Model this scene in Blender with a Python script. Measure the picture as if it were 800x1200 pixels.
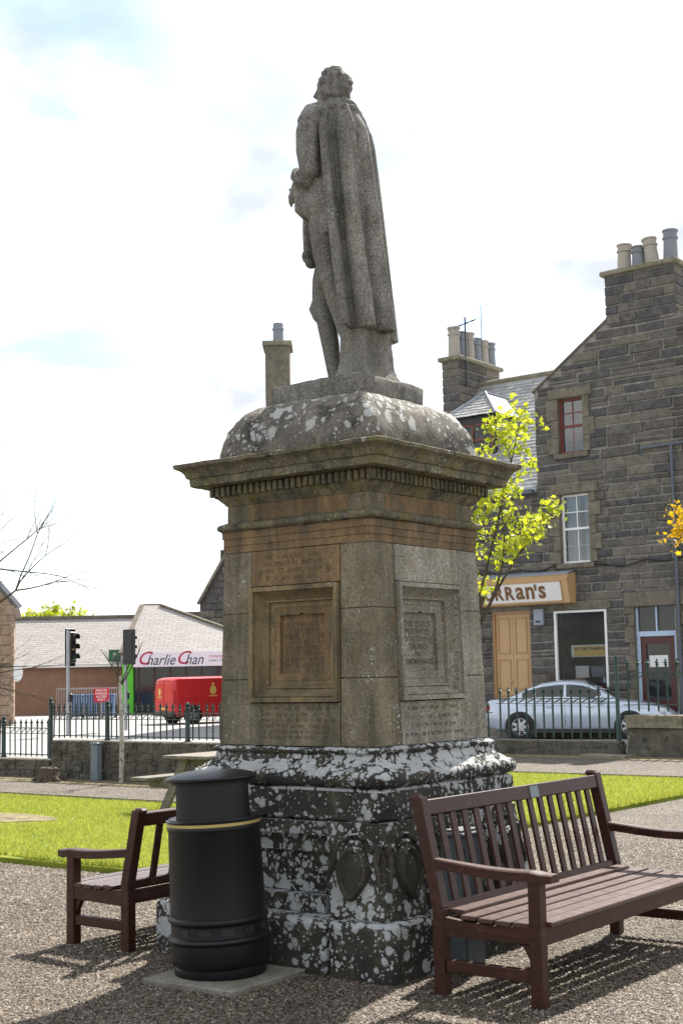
import bpy, bmesh, math, random
import numpy as np
from mathutils import Vector, Matrix, noise
random.seed(7); RNG = np.random.default_rng(7)
R = math.radians
scene = bpy.context.scene
for o in list(bpy.data.objects): bpy.data.objects.remove(o)
col = scene.collection

# ------------------------------------------------------------------ camera, sky, sun, exposure
cam_d = bpy.data.cameras.new('camera'); cam = bpy.data.objects.new('camera', cam_d); col.objects.link(cam)
cam_d.sensor_fit = 'VERTICAL'; cam_d.sensor_height = 36.0; cam_d.lens = 1610 / 1200 * 36.0
cam_d.shift_y = 18.5 / 1200; cam_d.clip_start = .1; cam_d.clip_end = 5000
pitch, roll = R(6.13), R(1.12)
fw = Vector((0, math.cos(pitch), math.sin(pitch))); up0 = Vector((0, -math.sin(pitch), math.cos(pitch))); rt0 = Vector((1, 0, 0))
rt = rt0 * math.cos(roll) - up0 * math.sin(roll); up = up0 * math.cos(roll) + rt0 * math.sin(roll)
cam.matrix_world = Matrix(((rt.x, up.x, -fw.x, 0), (rt.y, up.y, -fw.y, 0), (rt.z, up.z, -fw.z, 1.69), (0, 0, 0, 1)))
scene.camera = cam

SUN_EL, SUN_AZ = R(49), R(24)            # azimuth to the right of +Y
sd = Vector((math.sin(SUN_AZ) * math.cos(SUN_EL), math.cos(SUN_AZ) * math.cos(SUN_EL), math.sin(SUN_EL)))
world = bpy.data.worlds.new('World'); scene.world = world; world.use_nodes = True
wt = world.node_tree; wn = wt.nodes; wl = wt.links; wn.clear()
w_out = wn.new('ShaderNodeOutputWorld'); w_bg = wn.new('ShaderNodeBackground'); wl.new(w_bg.outputs[0], w_out.inputs[0])
sky = wn.new('ShaderNodeTexSky'); sky.sky_type = 'NISHITA'; sky.sun_disc = False
sky.sun_elevation = SUN_EL; sky.sun_rotation = SUN_AZ; sky.air_density = 1.0; sky.dust_density = .6
w_bg.inputs[1].default_value = .1
tc = wn.new('ShaderNodeTexCoord'); sep = wn.new('ShaderNodeSeparateXYZ'); wl.new(tc.outputs['Generated'], sep.inputs[0])
def wmath(op, a, b=None):
    m = wn.new('ShaderNodeMath'); m.operation = op
    for i, v in enumerate((a, b)):
        if v is None: continue
        if isinstance(v, (int, float)): m.inputs[i].default_value = v
        else: wl.new(v, m.inputs[i])
    return m.outputs[0]
zz = wmath('ADD', wmath('MAXIMUM', sep.outputs[2], 0), .22)
cmb = wn.new('ShaderNodeCombineXYZ'); wl.new(wmath('DIVIDE', sep.outputs[0], zz), cmb.inputs[0]); wl.new(wmath('DIVIDE', sep.outputs[1], zz), cmb.inputs[1])
cn = wn.new('ShaderNodeTexNoise'); cn.inputs['Scale'].default_value = 2.3; cn.inputs['Detail'].default_value = 9; cn.inputs['Roughness'].default_value = .55; cn.inputs['Distortion'].default_value = .25
mp = wn.new('ShaderNodeMapping'); mp.inputs['Location'].default_value = (3.1, 1.7, 0); wl.new(cmb.outputs[0], mp.inputs[0]); wl.new(mp.outputs[0], cn.inputs['Vector'])
cr = wn.new('ShaderNodeValToRGB'); cr.color_ramp.elements[0].position = .40; cr.color_ramp.elements[1].position = .58
wl.new(cn.outputs['Fac'], cr.inputs[0])
cover = wn.new('ShaderNodeMapRange'); cover.inputs[3].default_value = .25; cover.inputs[4].default_value = 1.0; wl.new(cr.outputs[0], cover.inputs[0])
cn2 = wn.new('ShaderNodeTexNoise'); cn2.inputs['Scale'].default_value = 3.4; cn2.inputs['Detail'].default_value = 6
wl.new(cmb.outputs[0], cn2.inputs['Vector'])
cc = wn.new('ShaderNodeMixRGB'); cc.inputs[1].default_value = (3.75, 3.95, 4.25, 1); cc.inputs[2].default_value = (8.0, 8.0, 8.0, 1)
cr2 = wn.new('ShaderNodeValToRGB'); cr2.color_ramp.elements[0].position = .34; cr2.color_ramp.elements[1].position = .58
wl.new(cn2.outputs['Fac'], cr2.inputs[0]); wl.new(cr2.outputs[0], cc.inputs[0])
wm = wn.new('ShaderNodeMixRGB'); wl.new(cover.outputs[0], wm.inputs[0]); wl.new(sky.outputs[0], wm.inputs[1]); wl.new(cc.outputs[0], wm.inputs[2])
wl.new(wm.outputs[0], w_bg.inputs[0])

sun_d = bpy.data.lights.new('sun', 'SUN'); sun_d.energy = 5.0; sun_d.angle = R(.6); sun_d.color = (1, .95, .87)
sun = bpy.data.objects.new('sun', sun_d); col.objects.link(sun); sun.rotation_euler = sd.to_track_quat('Z', 'Y').to_euler(); sun.location = sd * 60
vs = scene.view_settings; vs.view_transform = 'Standard'; vs.look = 'None'; vs.gamma = 1; vs.exposure = 1.2; vs.use_curve_mapping = False
scene.render.engine = 'CYCLES'

# ------------------------------------------------------------------ site frame: a runs right and nearer, b runs away
PHI = R(37.5); AX = Vector((math.cos(PHI), -math.sin(PHI), 0)); BX = Vector((math.sin(PHI), math.cos(PHI), 0)); CEN = Vector((.064, 8.97, 0))
def S(a, b, z=0): return CEN + AX * a + BX * b + Vector((0, 0, z))

# ------------------------------------------------------------------ material helpers
class NT:
    def __init__(s, name):
        s.m = bpy.data.materials.new(name); s.m.use_nodes = True; s.t = s.m.node_tree; s.n = s.t.nodes; s.l = s.t.links
        s.b = s.n['Principled BSDF']; s.out = s.n['Material Output']
    def new(s, k, **kw):
        x = s.n.new(k)
        for a, v in kw.items(): setattr(x, a, v)
        return x
    def put(s, sock, v):
        if hasattr(v, 'is_linked') or isinstance(v, bpy.types.NodeSocket): s.l.new(v, sock)
        elif isinstance(v, tuple) and len(v) == 3 and sock.type == 'RGBA': sock.default_value = (*v, 1)
        else: sock.default_value = v
    def noise(s, vec, scale, detail=4, rough=.55, dist=0):
        x = s.new('ShaderNodeTexNoise'); s.put(x.inputs['Vector'], vec); x.inputs['Scale'].default_value = scale
        x.inputs['Detail'].default_value = detail; x.inputs['Roughness'].default_value = rough; x.inputs['Distortion'].default_value = dist
        return x.outputs['Fac']
    def vor(s, vec, scale, feature='F1', rnd=1):
        x = s.new('ShaderNodeTexVoronoi', feature=feature); s.put(x.inputs['Vector'], vec); x.inputs['Scale'].default_value = scale; x.inputs['Randomness'].default_value = rnd
        return x
    def ramp(s, fac, p0, p1, c0=(0, 0, 0), c1=(1, 1, 1)):
        x = s.new('ShaderNodeValToRGB'); s.l.new(fac, x.inputs[0]); e = x.color_ramp.elements
        e[0].position = p0; e[1].position = p1; e[0].color = (*c0, 1); e[1].color = (*c1, 1)
        return x.outputs[0]
    def mix(s, f, a, b, mode='MIX'):
        x = s.new('ShaderNodeMixRGB', blend_type=mode); s.put(x.inputs[0], f); s.put(x.inputs[1], a); s.put(x.inputs[2], b); return x.outputs[0]
    def math(s, op, a, b=None):
        x = s.new('ShaderNodeMath', operation=op); s.put(x.inputs[0], a)
        if b is not None: s.put(x.inputs[1], b)
        return x.outputs[0]
    def pos(s): return s.new('ShaderNodeNewGeometry').outputs['Position']
    def obj(s): return s.new('ShaderNodeTexCoord').outputs['Object']
    def rand(s): return s.new('ShaderNodeObjectInfo').outputs['Random']
    def island(s): return s.new('ShaderNodeNewGeometry').outputs['Random Per Island']
    def bump(s, h, strength=.4, dist=.01, prev=None):
        x = s.new('ShaderNodeBump'); x.inputs['Strength'].default_value = strength; x.inputs['Distance'].default_value = dist
        s.l.new(h, x.inputs['Height'])
        if prev is not None: s.l.new(prev, x.inputs['Normal'])
        s.l.new(x.outputs[0], s.b.inputs['Normal']); return x.outputs[0]
    def fin(s, color=None, rough=.8, metal=0, spec=None):
        if color is not None: s.put(s.b.inputs['Base Color'], color)
        s.put(s.b.inputs['Roughness'], rough); s.b.inputs['Metallic'].default_value = metal
        if spec is not None: s.b.inputs['Specular IOR Level'].default_value = spec
        return s.m

def stone(name, c1, c2, c3=None, scale=2.0, lichen=0.0, lsc=18, lcol=(.52, .53, .50), moss=0.0, speck=.25, stain=.4, bump=.5, top_bias=.0):
    t = NT(name); p = t.pos()
    k = t.noise(p, scale, 6, .62, .3)
    c = t.mix(t.ramp(k, .35, .66), c1, c2)
    if c3 is not None: c = t.mix(t.ramp(t.noise(p, scale * 2.3, 5, .6, .6), .52, .68), c, c3)
    fine = t.noise(p, 70, 5, .7)
    c = t.mix(speck, c, t.ramp(fine, .32, .68, (.25, .25, .25), (1.5, 1.5, 1.5)), 'MULTIPLY') if speck else c
    sp = t.vor(p, 120); c = t.mix(t.math('MULTIPLY', t.ramp(sp.outputs['Distance'], .1, .32, (1, 1, 1), (0, 0, 0)), speck * .7), c, tuple(min(1, v * 2.0) for v in c2))
    mpn = t.new('ShaderNodeMapping'); t.l.new(p, mpn.inputs[0]); mpn.inputs['Scale'].default_value = (5, 5, .7)
    st = t.ramp(t.noise(mpn.outputs[0], 1.6, 5, .65, .4), .42, .72)
    c = t.mix(t.math('MULTIPLY', st, stain), c, (.035, .034, .028))
    hgt = t.math('ADD', fine, t.math('MULTIPLY', k, .8))
    if moss: c = t.mix(t.math('MULTIPLY', t.ramp(t.noise(p, 4.5, 6, .7, .5), .48, .66), moss), c, (.14, .125, .022))
    if lichen:
        wob = t.new('ShaderNodeVectorMath', operation='ADD'); t.l.new(p, wob.inputs[0])
        nn = t.new('ShaderNodeTexNoise'); t.l.new(p, nn.inputs['Vector']); nn.inputs['Scale'].default_value = lsc * 1.1; nn.inputs['Detail'].default_value = 3
        sc = t.new('ShaderNodeVectorMath', operation='SCALE'); t.l.new(nn.outputs['Color'], sc.inputs[0]); sc.inputs['Scale'].default_value = .55 / lsc; t.l.new(sc.outputs[0], wob.inputs[1])
        gate = t.noise(p, lsc * .13, 3, .6)
        if top_bias:
            g = t.new('ShaderNodeNewGeometry'); sz = t.new('ShaderNodeSeparateXYZ'); t.l.new(g.outputs['True Normal'], sz.inputs[0])
            gate = t.math('ADD', gate, t.math('MULTIPLY', t.math('MAXIMUM', sz.outputs[2], 0), top_bias))
        tot = None
        for ss, off in ((1.0, -.01), (2.1, .0), (3.9, .02)):
            v = t.vor(wob.outputs[0], lsc * ss)
            hsv = t.new('ShaderNodeSeparateColor'); t.l.new(v.outputs['Color'], hsv.inputs[0])
            rad = t.math('MULTIPLY', hsv.outputs[0], t.math('MULTIPLY', t.ramp(gate, .62 - .42 * lichen, .95 - .35 * lichen), .62 + .22 * lichen))
            df = t.math('SUBTRACT', t.math('SUBTRACT', rad, v.outputs['Distance']), off)
            mr_ = t.new('ShaderNodeMapRange'); mr_.interpolation_type = 'SMOOTHSTEP'; t.l.new(t.math('ADD', df, t.math('MULTIPLY', t.math('SUBTRACT', fine, .5), .22)), mr_.inputs[0]); mr_.inputs[1].default_value = -.01; mr_.inputs[2].default_value = .09
            msk = mr_.outputs[0]
            tot = msk if tot is None else t.math('MAXIMUM', tot, msk)
        lc = t.mix(t.ramp(t.noise(p, 60, 4, .7), .3, .7), tuple(v * .62 for v in lcol), lcol)
        lc = t.mix(t.ramp(t.noise(p, lsc * .4, 2), .5, .62), lc, tuple(v * .72 for v in lcol))
        c = t.mix(tot, c, lc); hgt = t.math('ADD', hgt, t.math('MULTIPLY', tot, .35))
    t.bump(hgt, bump, .012)
    return t.fin(c, .9, spec=.25)

def paint(name, c, rough=.45, var=.12, metal=0, spec=None, bump=.05, grime=.25):
    t = NT(name); p = t.pos()
    k = t.noise(p, 3, 6, .65); cc_ = t.mix(t.math('MULTIPLY', t.ramp(k, .4, .75), grime), c, tuple(v * .55 for v in c))
    cc_ = t.mix(var, cc_, t.ramp(t.noise(p, 45, 4, .7), .3, .7, (.5, .5, .5), (1.4, 1.4, 1.4)), 'MULTIPLY')
    if bump: t.bump(t.noise(p, 60, 4, .6), bump, .004)
    rr = t.math('ADD', t.math('MULTIPLY', t.noise(p, 9, 4), .2), rough - .1)
    return t.fin(cc_, rr, metal, spec)

def wood(name, c1, c2, rough=.45, gsc=9, axis=None, spec=.5):
    t = NT(name); p = t.obj()
    mpn = t.new('ShaderNodeMapping'); t.l.new(p, mpn.inputs[0]); mpn.inputs['Scale'].default_value = axis or (1, 8, 8)
    g = t.noise(mpn.outputs[0], gsc, 5, .6, .6)
    c = t.mix(t.ramp(g, .35, .68), c1, c2)
    c = t.mix(.35, c, t.ramp(t.rand(), 0, 1, (.75, .75, .75), (1.25, 1.25, 1.25)), 'MULTIPLY')
    c = t.mix(t.math('MULTIPLY', t.ramp(t.noise(t.pos(), 14, 5, .7), .55, .75), .35), c, tuple(v * 2.2 + .03 for v in c2))
    t.bump(g, .12, .004)
    return t.fin(c, t.math('ADD', t.math('MULTIPLY', g, .25), rough - .12), spec=spec)

def glass_dark(name, c=(.012, .014, .016), rough=.06):
    t = NT(name); t.bump(t.noise(t.pos(), 1.3, 2), .03, .05); return t.fin(c, rough, spec=.6)

def leafmat(name, c1, c2, trans=.55):
    t = NT(name); c = t.mix(t.island(), c1, c2); t.fin(c, .5)
    tr = t.new('ShaderNodeBsdfTranslucent'); t.l.new(t.mix(.5, c, (1.0, 1.0, .25), 'MULTIPLY'), tr.inputs[0])
    mx = t.new('ShaderNodeMixShader'); mx.inputs[0].default_value = trans; t.l.new(t.b.outputs[0], mx.inputs[1]); t.l.new(tr.outputs[0], mx.inputs[2])
    t.l.new(mx.outputs[0], t.out.inputs[0]); return t.m

M = {}
# ------------------------------------------------------------------ mesh helpers
class MB:
    def __init__(s): s.v = []; s.f = []
    def add(s, vs_, fs_):
        n = len(s.v); s.v += [tuple(v) for v in vs_]; s.f += [tuple(i + n for i in f) for f in fs_]; return s
    def box(s, x0, x1, y0, y1, z0, z1, rot=None):
        vs_ = [Vector((x, y, z)) for z in (z0, z1) for y in (y0, y1) for x in (x0, x1)]
        if rot is not None: vs_ = [rot @ v for v in vs_]
        return s.add(vs_, [(0, 2, 3, 1), (4, 5, 7, 6), (0, 1, 5, 4), (2, 6, 7, 3), (0, 4, 6, 2), (1, 3, 7, 5)])
    def bbox(s, x0, x1, y0, y1, z0, z1, c=.006):
        """box with chamfered edges"""
        bm = bmesh.new(); bmesh.ops.create_cube(bm, size=1)
        for v in bm.verts: v.co = Vector(((x0 + x1) / 2 + v.co.x * (x1 - x0), (y0 + y1) / 2 + v.co.y * (y1 - y0), (z0 + z1) / 2 + v.co.z * (z1 - z0)))
        bmesh.ops.bevel(bm, geom=list(bm.edges), offset=c, segments=1, affect='EDGES')
        bm.verts.index_update(); s.add([v.co.copy() for v in bm.verts], [[v.index for v in f.verts] for f in bm.faces]); bm.free(); return s
    def beam(s, p0, p1, w, h, up=Vector((0, 0, 1)), c=.005):
        p0, p1 = Vector(p0), Vector(p1); d = p1 - p0; L = d.length; d.normalize(); sx = d.cross(up)
        if sx.length < 1e-4: sx = d.cross(Vector((1, 0, 0)))
        sx.normalize(); u = sx.cross(d); t = MB().bbox(0, L, -w / 2, w / 2, -h / 2, h / 2, c)
        return s.add([p0 + d * v[0] + sx * v[1] + u * v[2] for v in t.v], t.f)
    def tube(s, pts, rad, n=8, cap=True):
        pts = [Vector(p) for p in pts]; m = len(pts)
        if not hasattr(rad, '__len__'): rad = [rad] * m
        vs_ = []; ref = None
        for i, p in enumerate(pts):
            d = (pts[min(i + 1, m - 1)] - pts[max(i - 1, 0)]).normalized()
            if ref is None: ref = d.orthogonal().normalized()
            ref = (ref - d * ref.dot(d)).normalized(); q = d.cross(ref)
            vs_ += [p + (ref * math.cos(2 * math.pi * k / n) + q * math.sin(2 * math.pi * k / n)) * rad[i] for k in range(n)]
        fs_ = [(i * n + k, i * n + (k + 1) % n, (i + 1) * n + (k + 1) % n, (i + 1) * n + k) for i in range(m - 1) for k in range(n)]
        if cap: fs_ += [tuple(range(n - 1, -1, -1)), tuple(range((m - 1) * n, m * n))]
        return s.add(vs_, fs_)
    def lathe(s, prof, n=32, cx=0, cy=0, a0=0, a1=2 * math.pi, cap=True):
        full = abs(a1 - a0 - 2 * math.pi) < 1e-6; m = n if full else n + 1
        vs_ = [(cx + r * math.cos(a0 + (a1 - a0) * k / n), cy + r * math.sin(a0 + (a1 - a0) * k / n), z) for r, z in prof for k in range(m)]
        fs_ = [(i * m + k, i * m + (k + 1) % m, (i + 1) * m + (k + 1) % m, (i + 1) * m + k) for i in range(len(prof) - 1) for k in range(n)]
        if cap and full: fs_ += [tuple(range(m - 1, -1, -1)), tuple(range((len(prof) - 1) * m, len(prof) * m))]
        return s.add(vs_, fs_)
    def prism(s, poly, y0, y1, axes='xz'):
        n = len(poly)
        def pt(p, y): return (p[0], y, p[1]) if axes == 'xz' else ((p[0], p[1], y) if axes == 'xy' else (y, p[0], p[1]))
        s.add([pt(p, y0) for p in poly] + [pt(p, y1) for p in poly],
              [tuple(range(n)), tuple(range(2 * n - 1, n - 1, -1))] + [(i, i + n, (i + 1) % n + n, (i + 1) % n) for i in range(n)]); return s
    def sqloft(s, prof, nseg=14, rnd=.004, seed=0, jit=.003, closed=True, cx=0, cy=0):
        """square plan loft, prof = (half width, z); sides subdivided and worn"""
        ring = []
        for k in range(4):
            c0 = [(1, -1), (1, 1), (-1, 1), (-1, -1)][k]; c1 = [(1, 1), (-1, 1), (-1, -1), (1, -1)][k]
            for i in range(nseg):
                u = i / nseg; ring.append((c0[0] + (c1[0] - c0[0]) * u, c0[1] + (c1[1] - c0[1]) * u, min(i, nseg - i) == 0))
        m = len(ring); vs_ = []
        for h, z in prof:
            for x, y, c in ring:
                hh = h - (rnd if c else 0); p = Vector((cx + x * hh, cy + y * hh, z))
                d = noise.noise_vector(p * 6 + Vector((seed, 0, 0))) * jit * 1.6 + noise.noise_vector(p * 21 + Vector((0, seed, 0))) * jit
                vs_.append(p + d)
        fs_ = [(i * m + k, i * m + (k + 1) % m, (i + 1) * m + (k + 1) % m, (i + 1) * m + k) for i in range(len(prof) - 1) for k in range(m)]
        if closed: fs_ += [tuple(range(m - 1, -1, -1)), tuple(range((len(prof) - 1) * m, len(prof) * m))]
        return s.add(vs_, fs_)
    def mesh(s, name):
        me = bpy.data.meshes.new(name); me.from_pydata(s.v, [], s.f); bm = bmesh.new(); bm.from_mesh(me)
        bmesh.ops.recalc_face_normals(bm, faces=bm.faces); bm.to_mesh(me); bm.free(); return me
    def build(s, name, mat, parent=None, smooth=None, raw=False):
        if raw: me = bpy.data.meshes.new(name); me.from_pydata(s.v, [], s.f)
        else: me = s.mesh(name)
        return link(name, me, mat, parent, smooth)
def link(name, me, mat, parent=None, smooth=None):
    o = bpy.data.objects.new(name, me); col.objects.link(o)
    if mat is not None and not me.materials: me.materials.append(mat)
    if parent is not None: o.parent = parent
    if smooth is not None:
        for p in me.polygons: p.use_smooth = True
        if smooth > 0 and smooth < 3: me.set_sharp_from_angle(angle=smooth)
    return o
def tag(o, label=None, cat=None, group=None, kind=None):
    if label: o['label'] = label
    if cat: o['category'] = cat
    if group: o['group'] = group
    if kind: o['kind'] = kind
    return o
def thing(name, loc, rz, label, cat, group=None):
    o = bpy.data.objects.new(name, None); col.objects.link(o); o.location = loc; o.rotation_euler = (0, 0, rz); o.empty_display_size = .2
    return tag(o, label, cat, group)
def dupobj(src, parent, loc=(0, 0, 0), rot=(0, 0, 0), scale=(1, 1, 1), name=None):
    o = src.copy(); col.objects.link(o); o.parent = parent; o.location = loc; o.rotation_euler = rot; o.scale = scale
    if name: o.name = name
    return o
def inst(name, me, parent, loc=(0, 0, 0), rot=(0, 0, 0), scale=(1, 1, 1)):
    o = bpy.data.objects.new(name, me); col.objects.link(o); o.parent = parent; o.location = loc; o.rotation_euler = rot; o.scale = scale; return o
def fastmesh(name, V, F):
    """numpy verts (n,3), faces (m,k) all same size"""
    me = bpy.data.meshes.new(name); k = F.shape[1]
    me.vertices.add(len(V)); me.vertices.foreach_set('co', V.astype(np.float32).ravel())
    me.loops.add(F.size); me.loops.foreach_set('vertex_index', F.astype(np.int32).ravel())
    me.polygons.add(len(F)); me.polygons.foreach_set('loop_start', np.arange(0, F.size, k, dtype=np.int32))
    me.update(calc_edges=True); return me
def text_mb(txt, size, extrude=.0, shear=0, bold=0, spacing=1, align='CENTER', sx=1):
    cu = bpy.data.curves.new('lettering', 'FONT'); cu.body = txt; cu.size = size; cu.extrude = extrude; cu.shear = shear; cu.offset = bold
    cu.space_character = spacing; cu.align_x = align; cu.align_y = 'CENTER'; cu.resolution_u = 3
    o = bpy.data.objects.new('lettering', cu); col.objects.link(o); dg = bpy.context.evaluated_depsgraph_get(); dg.update()
    me = bpy.data.meshes.new_from_object(o.evaluated_get(dg)); bpy.data.objects.remove(o)
    mb = MB(); mb.add([(v.co.x * sx, -v.co.z, v.co.y) for v in me.vertices], [tuple(p.vertices) for p in me.polygons]); bpy.data.meshes.remove(me); return mb   # faces -y
def remeshed(name, mb, voxel, smooth_it, mat, parent):
    me = mb.mesh(name + '_src'); o = bpy.data.objects.new(name, me); col.objects.link(o)
    md = o.modifiers.new('r', 'REMESH'); md.mode = 'VOXEL'; md.voxel_size = voxel
    if smooth_it: sm = o.modifiers.new('s', 'SMOOTH'); sm.factor = .5; sm.iterations = smooth_it
    dg = bpy.context.evaluated_depsgraph_get(); dg.update(); m2 = bpy.data.meshes.new_from_object(o.evaluated_get(dg)); bpy.data.objects.remove(o)
    return link(name, m2, mat, parent, smooth=3)

# ------------------------------------------------------------------ materials
M['left_stone'] = stone('warm_sandstone', (.18, .135, .07), (.27, .20, .105), (.14, .125, .08), 2.6, lichen=.22, lsc=26, speck=.45, stain=.75)
M['orange_stone'] = stone('orange_sandstone', (.165, .108, .055), (.25, .165, .085), (.12, .102, .066), 3.6, lichen=.18, lsc=30, speck=.5, stain=.75)
M['grey_stone'] = stone('grey_sandstone', (.23, .21, .165), (.40, .37, .30), (.30, .255, .175), 3.0, lichen=.45, lsc=50, speck=.9, stain=.5, bump=.8)
M['quoin_stone'] = stone('olive_sandstone', (.13, .112, .070), (.25, .215, .145), (.21, .155, .085), 2.6, lichen=.36, lsc=40, speck=.7, stain=.75)
M['cornice_stone'] = stone('mossy_cornice_stone', (.12, .105, .07), (.27, .235, .16), (.06, .056, .036), 4.5, lichen=.46, lsc=20, lcol=(.42, .40, .32), moss=.75, speck=.9, stain=.75, bump=1.0)
M['dome_stone'] = stone('lichened_cap_stone', (.10, .09, .075), (.25, .22, .18), (.05, .046, .04), 4.0, lichen=.84, lsc=8.5, lcol=(.50, .50, .47), speck=.6, stain=.35, bump=.9)
M['base_stone'] = stone('black_lichened_stone', (.028, .026, .022), (.06, .055, .045), (.095, .088, .058), 3.0, lichen=.80, lsc=11, lcol=(.50, .51, .50), speck=.5, stain=.3, bump=.9, top_bias=.36)
M['shield_stone'] = stone('mottled_base_stone', (.035, .032, .026), (.075, .068, .05), (.11, .10, .07), 3.0, lichen=.76, lsc=10.5, lcol=(.52, .53, .52), speck=.5, stain=.3, bump=.9, top_bias=.36)
M['shield_plain'] = stone('bare_carved_stone', (.035, .03, .023), (.085, .075, .052), (.06, .055, .04), 4.0, lichen=.42, lsc=13, lcol=(.50, .51, .50), speck=.6, stain=.4, bump=.9, top_bias=.25)
M['statue_stone'] = stone('weathered_statue_stone', (.15, .14, .124), (.31, .29, .258), (.19, .174, .138), 3.6, lichen=.40, lsc=34, lcol=(.45, .45, .42), moss=.14, speck=.9, stain=.7, bump=1.0)
M['letter_warm'] = stone('worn_letter_brown', (.115, .078, .04), (.16, .11, .058), None, 6, speck=.4, stain=.3)  # brown holds the shade of cut letters as well as their dirt
M['letter'] = stone('worn_letter_dirt_shade', (.085, .074, .055), (.13, .115, .085), None, 6, speck=.3, stain=.2)  # engraving shade and dirt both painted in as darker stone
M['bench'] = wood('dark_red_stained_timber', (.026, .0085, .0055), (.056, .0185, .0115), rough=.42, spec=.28)
M['bench_seat'] = wood('sheen_lightened_seat_timber', (.038, .0165, .012), (.082, .038, .028), rough=.36, spec=.5)  # sky sheen on the seat put into a lighter timber colour
M['bin'] = paint('black_bin_plastic', (.0065, .0068, .0072), .42, .2, spec=.32, bump=.15, grime=.3)
M['gold'] = paint('gold_band', (.48, .36, .13), .35, .2, .3)
M['slab'] = stone('concrete_slab', (.17, .155, .12), (.25, .23, .185), None, 5, speck=.5, stain=.3)
M['cab_metal'] = paint('dull_grey_cabinet', (.055, .068, .075), .6, .2, grime=.5)
M['grey_metal'] = paint('grey_painted_metal', (.15, .185, .20), .5, .2, grime=.5)
M['galv'] = paint('galvanised_steel', (.33, .34, .36), .45, .1, .3)
M['fence'] = paint('green_fence_paint', (.012, .045, .028), .35, .15, grime=.3)
M['fence_dark'] = paint('black_green_fence_paint', (.010, .026, .018), .35, .15, grime=.3)
M['black'] = paint('black_plastic', (.012, .012, .013), .4, .1)
M['table_wood'] = wood('weathered_grey_timber', (.10, .085, .065), (.22, .195, .16), rough=.75, spec=.3)
M['wall_stone'] = stone('boundary_wall_stone', (.085, .075, .058), (.17, .155, .12), (.05, .045, .036), 3, lichen=.28, lsc=12, speck=.5, stain=.4, bump=.8)
M['cope_stone'] = stone('cope_stone', (.20, .18, .13), (.30, .27, .20), (.14, .13, .08), 3, lichen=.3, lsc=14, moss=.35, speck=.5, stain=.3, bump=.8)
# building stones, colour per stone
def stones_mat(name, cs, lich=.0):
    t = NT(name); r = t.rand(); x = t.new('ShaderNodeValToRGB'); t.l.new(r, x.inputs[0]); e = x.color_ramp.elements
    x.color_ramp.interpolation = 'CONSTANT'
    for i, c in enumerate(cs):
        q = e[i] if i < 2 else e.new(i / len(cs)); q.position = i / len(cs); q.color = (*c, 1)
    p = t.pos(); n = t.noise(p, 5, 6, .7, .4); c = t.mix(.75, x.outputs[0], t.ramp(n, .3, .7, (.5, .5, .5), (1.5, 1.5, 1.5)), 'MULTIPLY')
    fine = t.noise(p, 28, 5, .7); c = t.mix(.4, c, t.ramp(fine, .3, .7, (.5, .5, .5), (1.5, 1.5, 1.5)), 'MULTIPLY')
    c = t.mix(t.math('MULTIPLY', t.ramp(t.noise(p, 7, 5, .7), .54, .68), .55), c, (.19, .172, .145))
    t.bump(t.math('ADD', n, fine), .7, .03); return t.fin(c, .92, spec=.2)
M['house_stone'] = stones_mat('flagstone_rubble', [(.108, .100, .092), (.090, .086, .084), (.142, .127, .108), (.120, .111, .101), (.085, .082, .084), (.155, .137, .113), (.102, .093, .081)])
M['house_rest'] = stone('flagstone_far', (.06, .055, .05), (.105, .093, .078), (.07, .065, .06), 4, speck=.5, stain=.2)
M['mortar'] = stone('lime_mortar', (.20, .185, .16), (.30, .28, .245), (.13, .118, .10), 5, speck=.4, stain=.3)
M['dressed'] = stone('dressed_window_stone', (.145, .125, .095), (.22, .19, .145), (.11, .10, .08), 3, speck=.4, stain=.35)
M['pink_stone'] = stone('pink_sandstone', (.30, .21, .15), (.42, .30, .21), (.22, .16, .11), 2, speck=.3, stain=.3)
def slate_mat(name, c1, c2, rows=None):
    t = NT(name); p = t.pos(); c = t.mix(t.island(), c1, c2)
    c = t.mix(.6, c, t.ramp(t.noise(p, 7, 5, .7), .3, .7, (.6, .6, .6), (1.4, 1.4, 1.4)), 'MULTIPLY')
    if rows:
        br = t.new('ShaderNodeTexBrick'); t.l.new(t.obj(), br.inputs['Vector']); br.inputs['Scale'].default_value = 1
        br.inputs['Brick Width'].default_value = rows[0]; br.inputs['Row Height'].default_value = rows[1]; br.inputs['Mortar Size'].default_value = rows[1] * .10
        br.inputs['Color1'].default_value = (*c1, 1); br.inputs['Color2'].default_value = (*c2, 1); br.inputs['Mortar'].default_value = (*[v * .35 for v in c1], 1)
        c = t.mix(.55, c, br.outputs[0]); t.bump(br.outputs['Fac'], .6, -.02)
    else: t.bump(t.noise(p, 25, 4), .3, .01)
    return t.fin(c, .42, spec=.6)
M['slate'] = slate_mat('roof_slates', (.24, .24, .235), (.42, .415, .40))
M['slate_far'] = slate_mat('far_roof_slates', (.24, .215, .195), (.36, .33, .305), (.5, .22))
M['lead'] = paint('lead_flashing', (.28, .31, .36), .5, .1)
M['white'] = paint('white_paint', (.78, .78, .76), .4, .08, grime=.12)
M['redwood'] = paint('red_brown_window_paint', (.17, .038, .022), .45, .1)
M['tan'] = paint('tan_shop_paint', (.50, .315, .15), .45, .08, grime=.15)
M['tan_dark'] = paint('dark_tan_paint', (.42, .235, .105), .45, .08)  # deeper tan for sign moulding, door frame and panel mouldings
M['sign_white'] = paint('sign_cream_board', (.72, .70, .68), .5, .12, grime=.15)
M['sign_brown'] = paint('sign_brown_letters', (.17, .075, .022), .5, .1)
M['bluegrey'] = paint('pale_blue_door_frame', (.42, .52, .66), .5, .12)
M['redoor'] = paint('dark_red_door', (.075, .014, .012), .4, .12)
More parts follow.
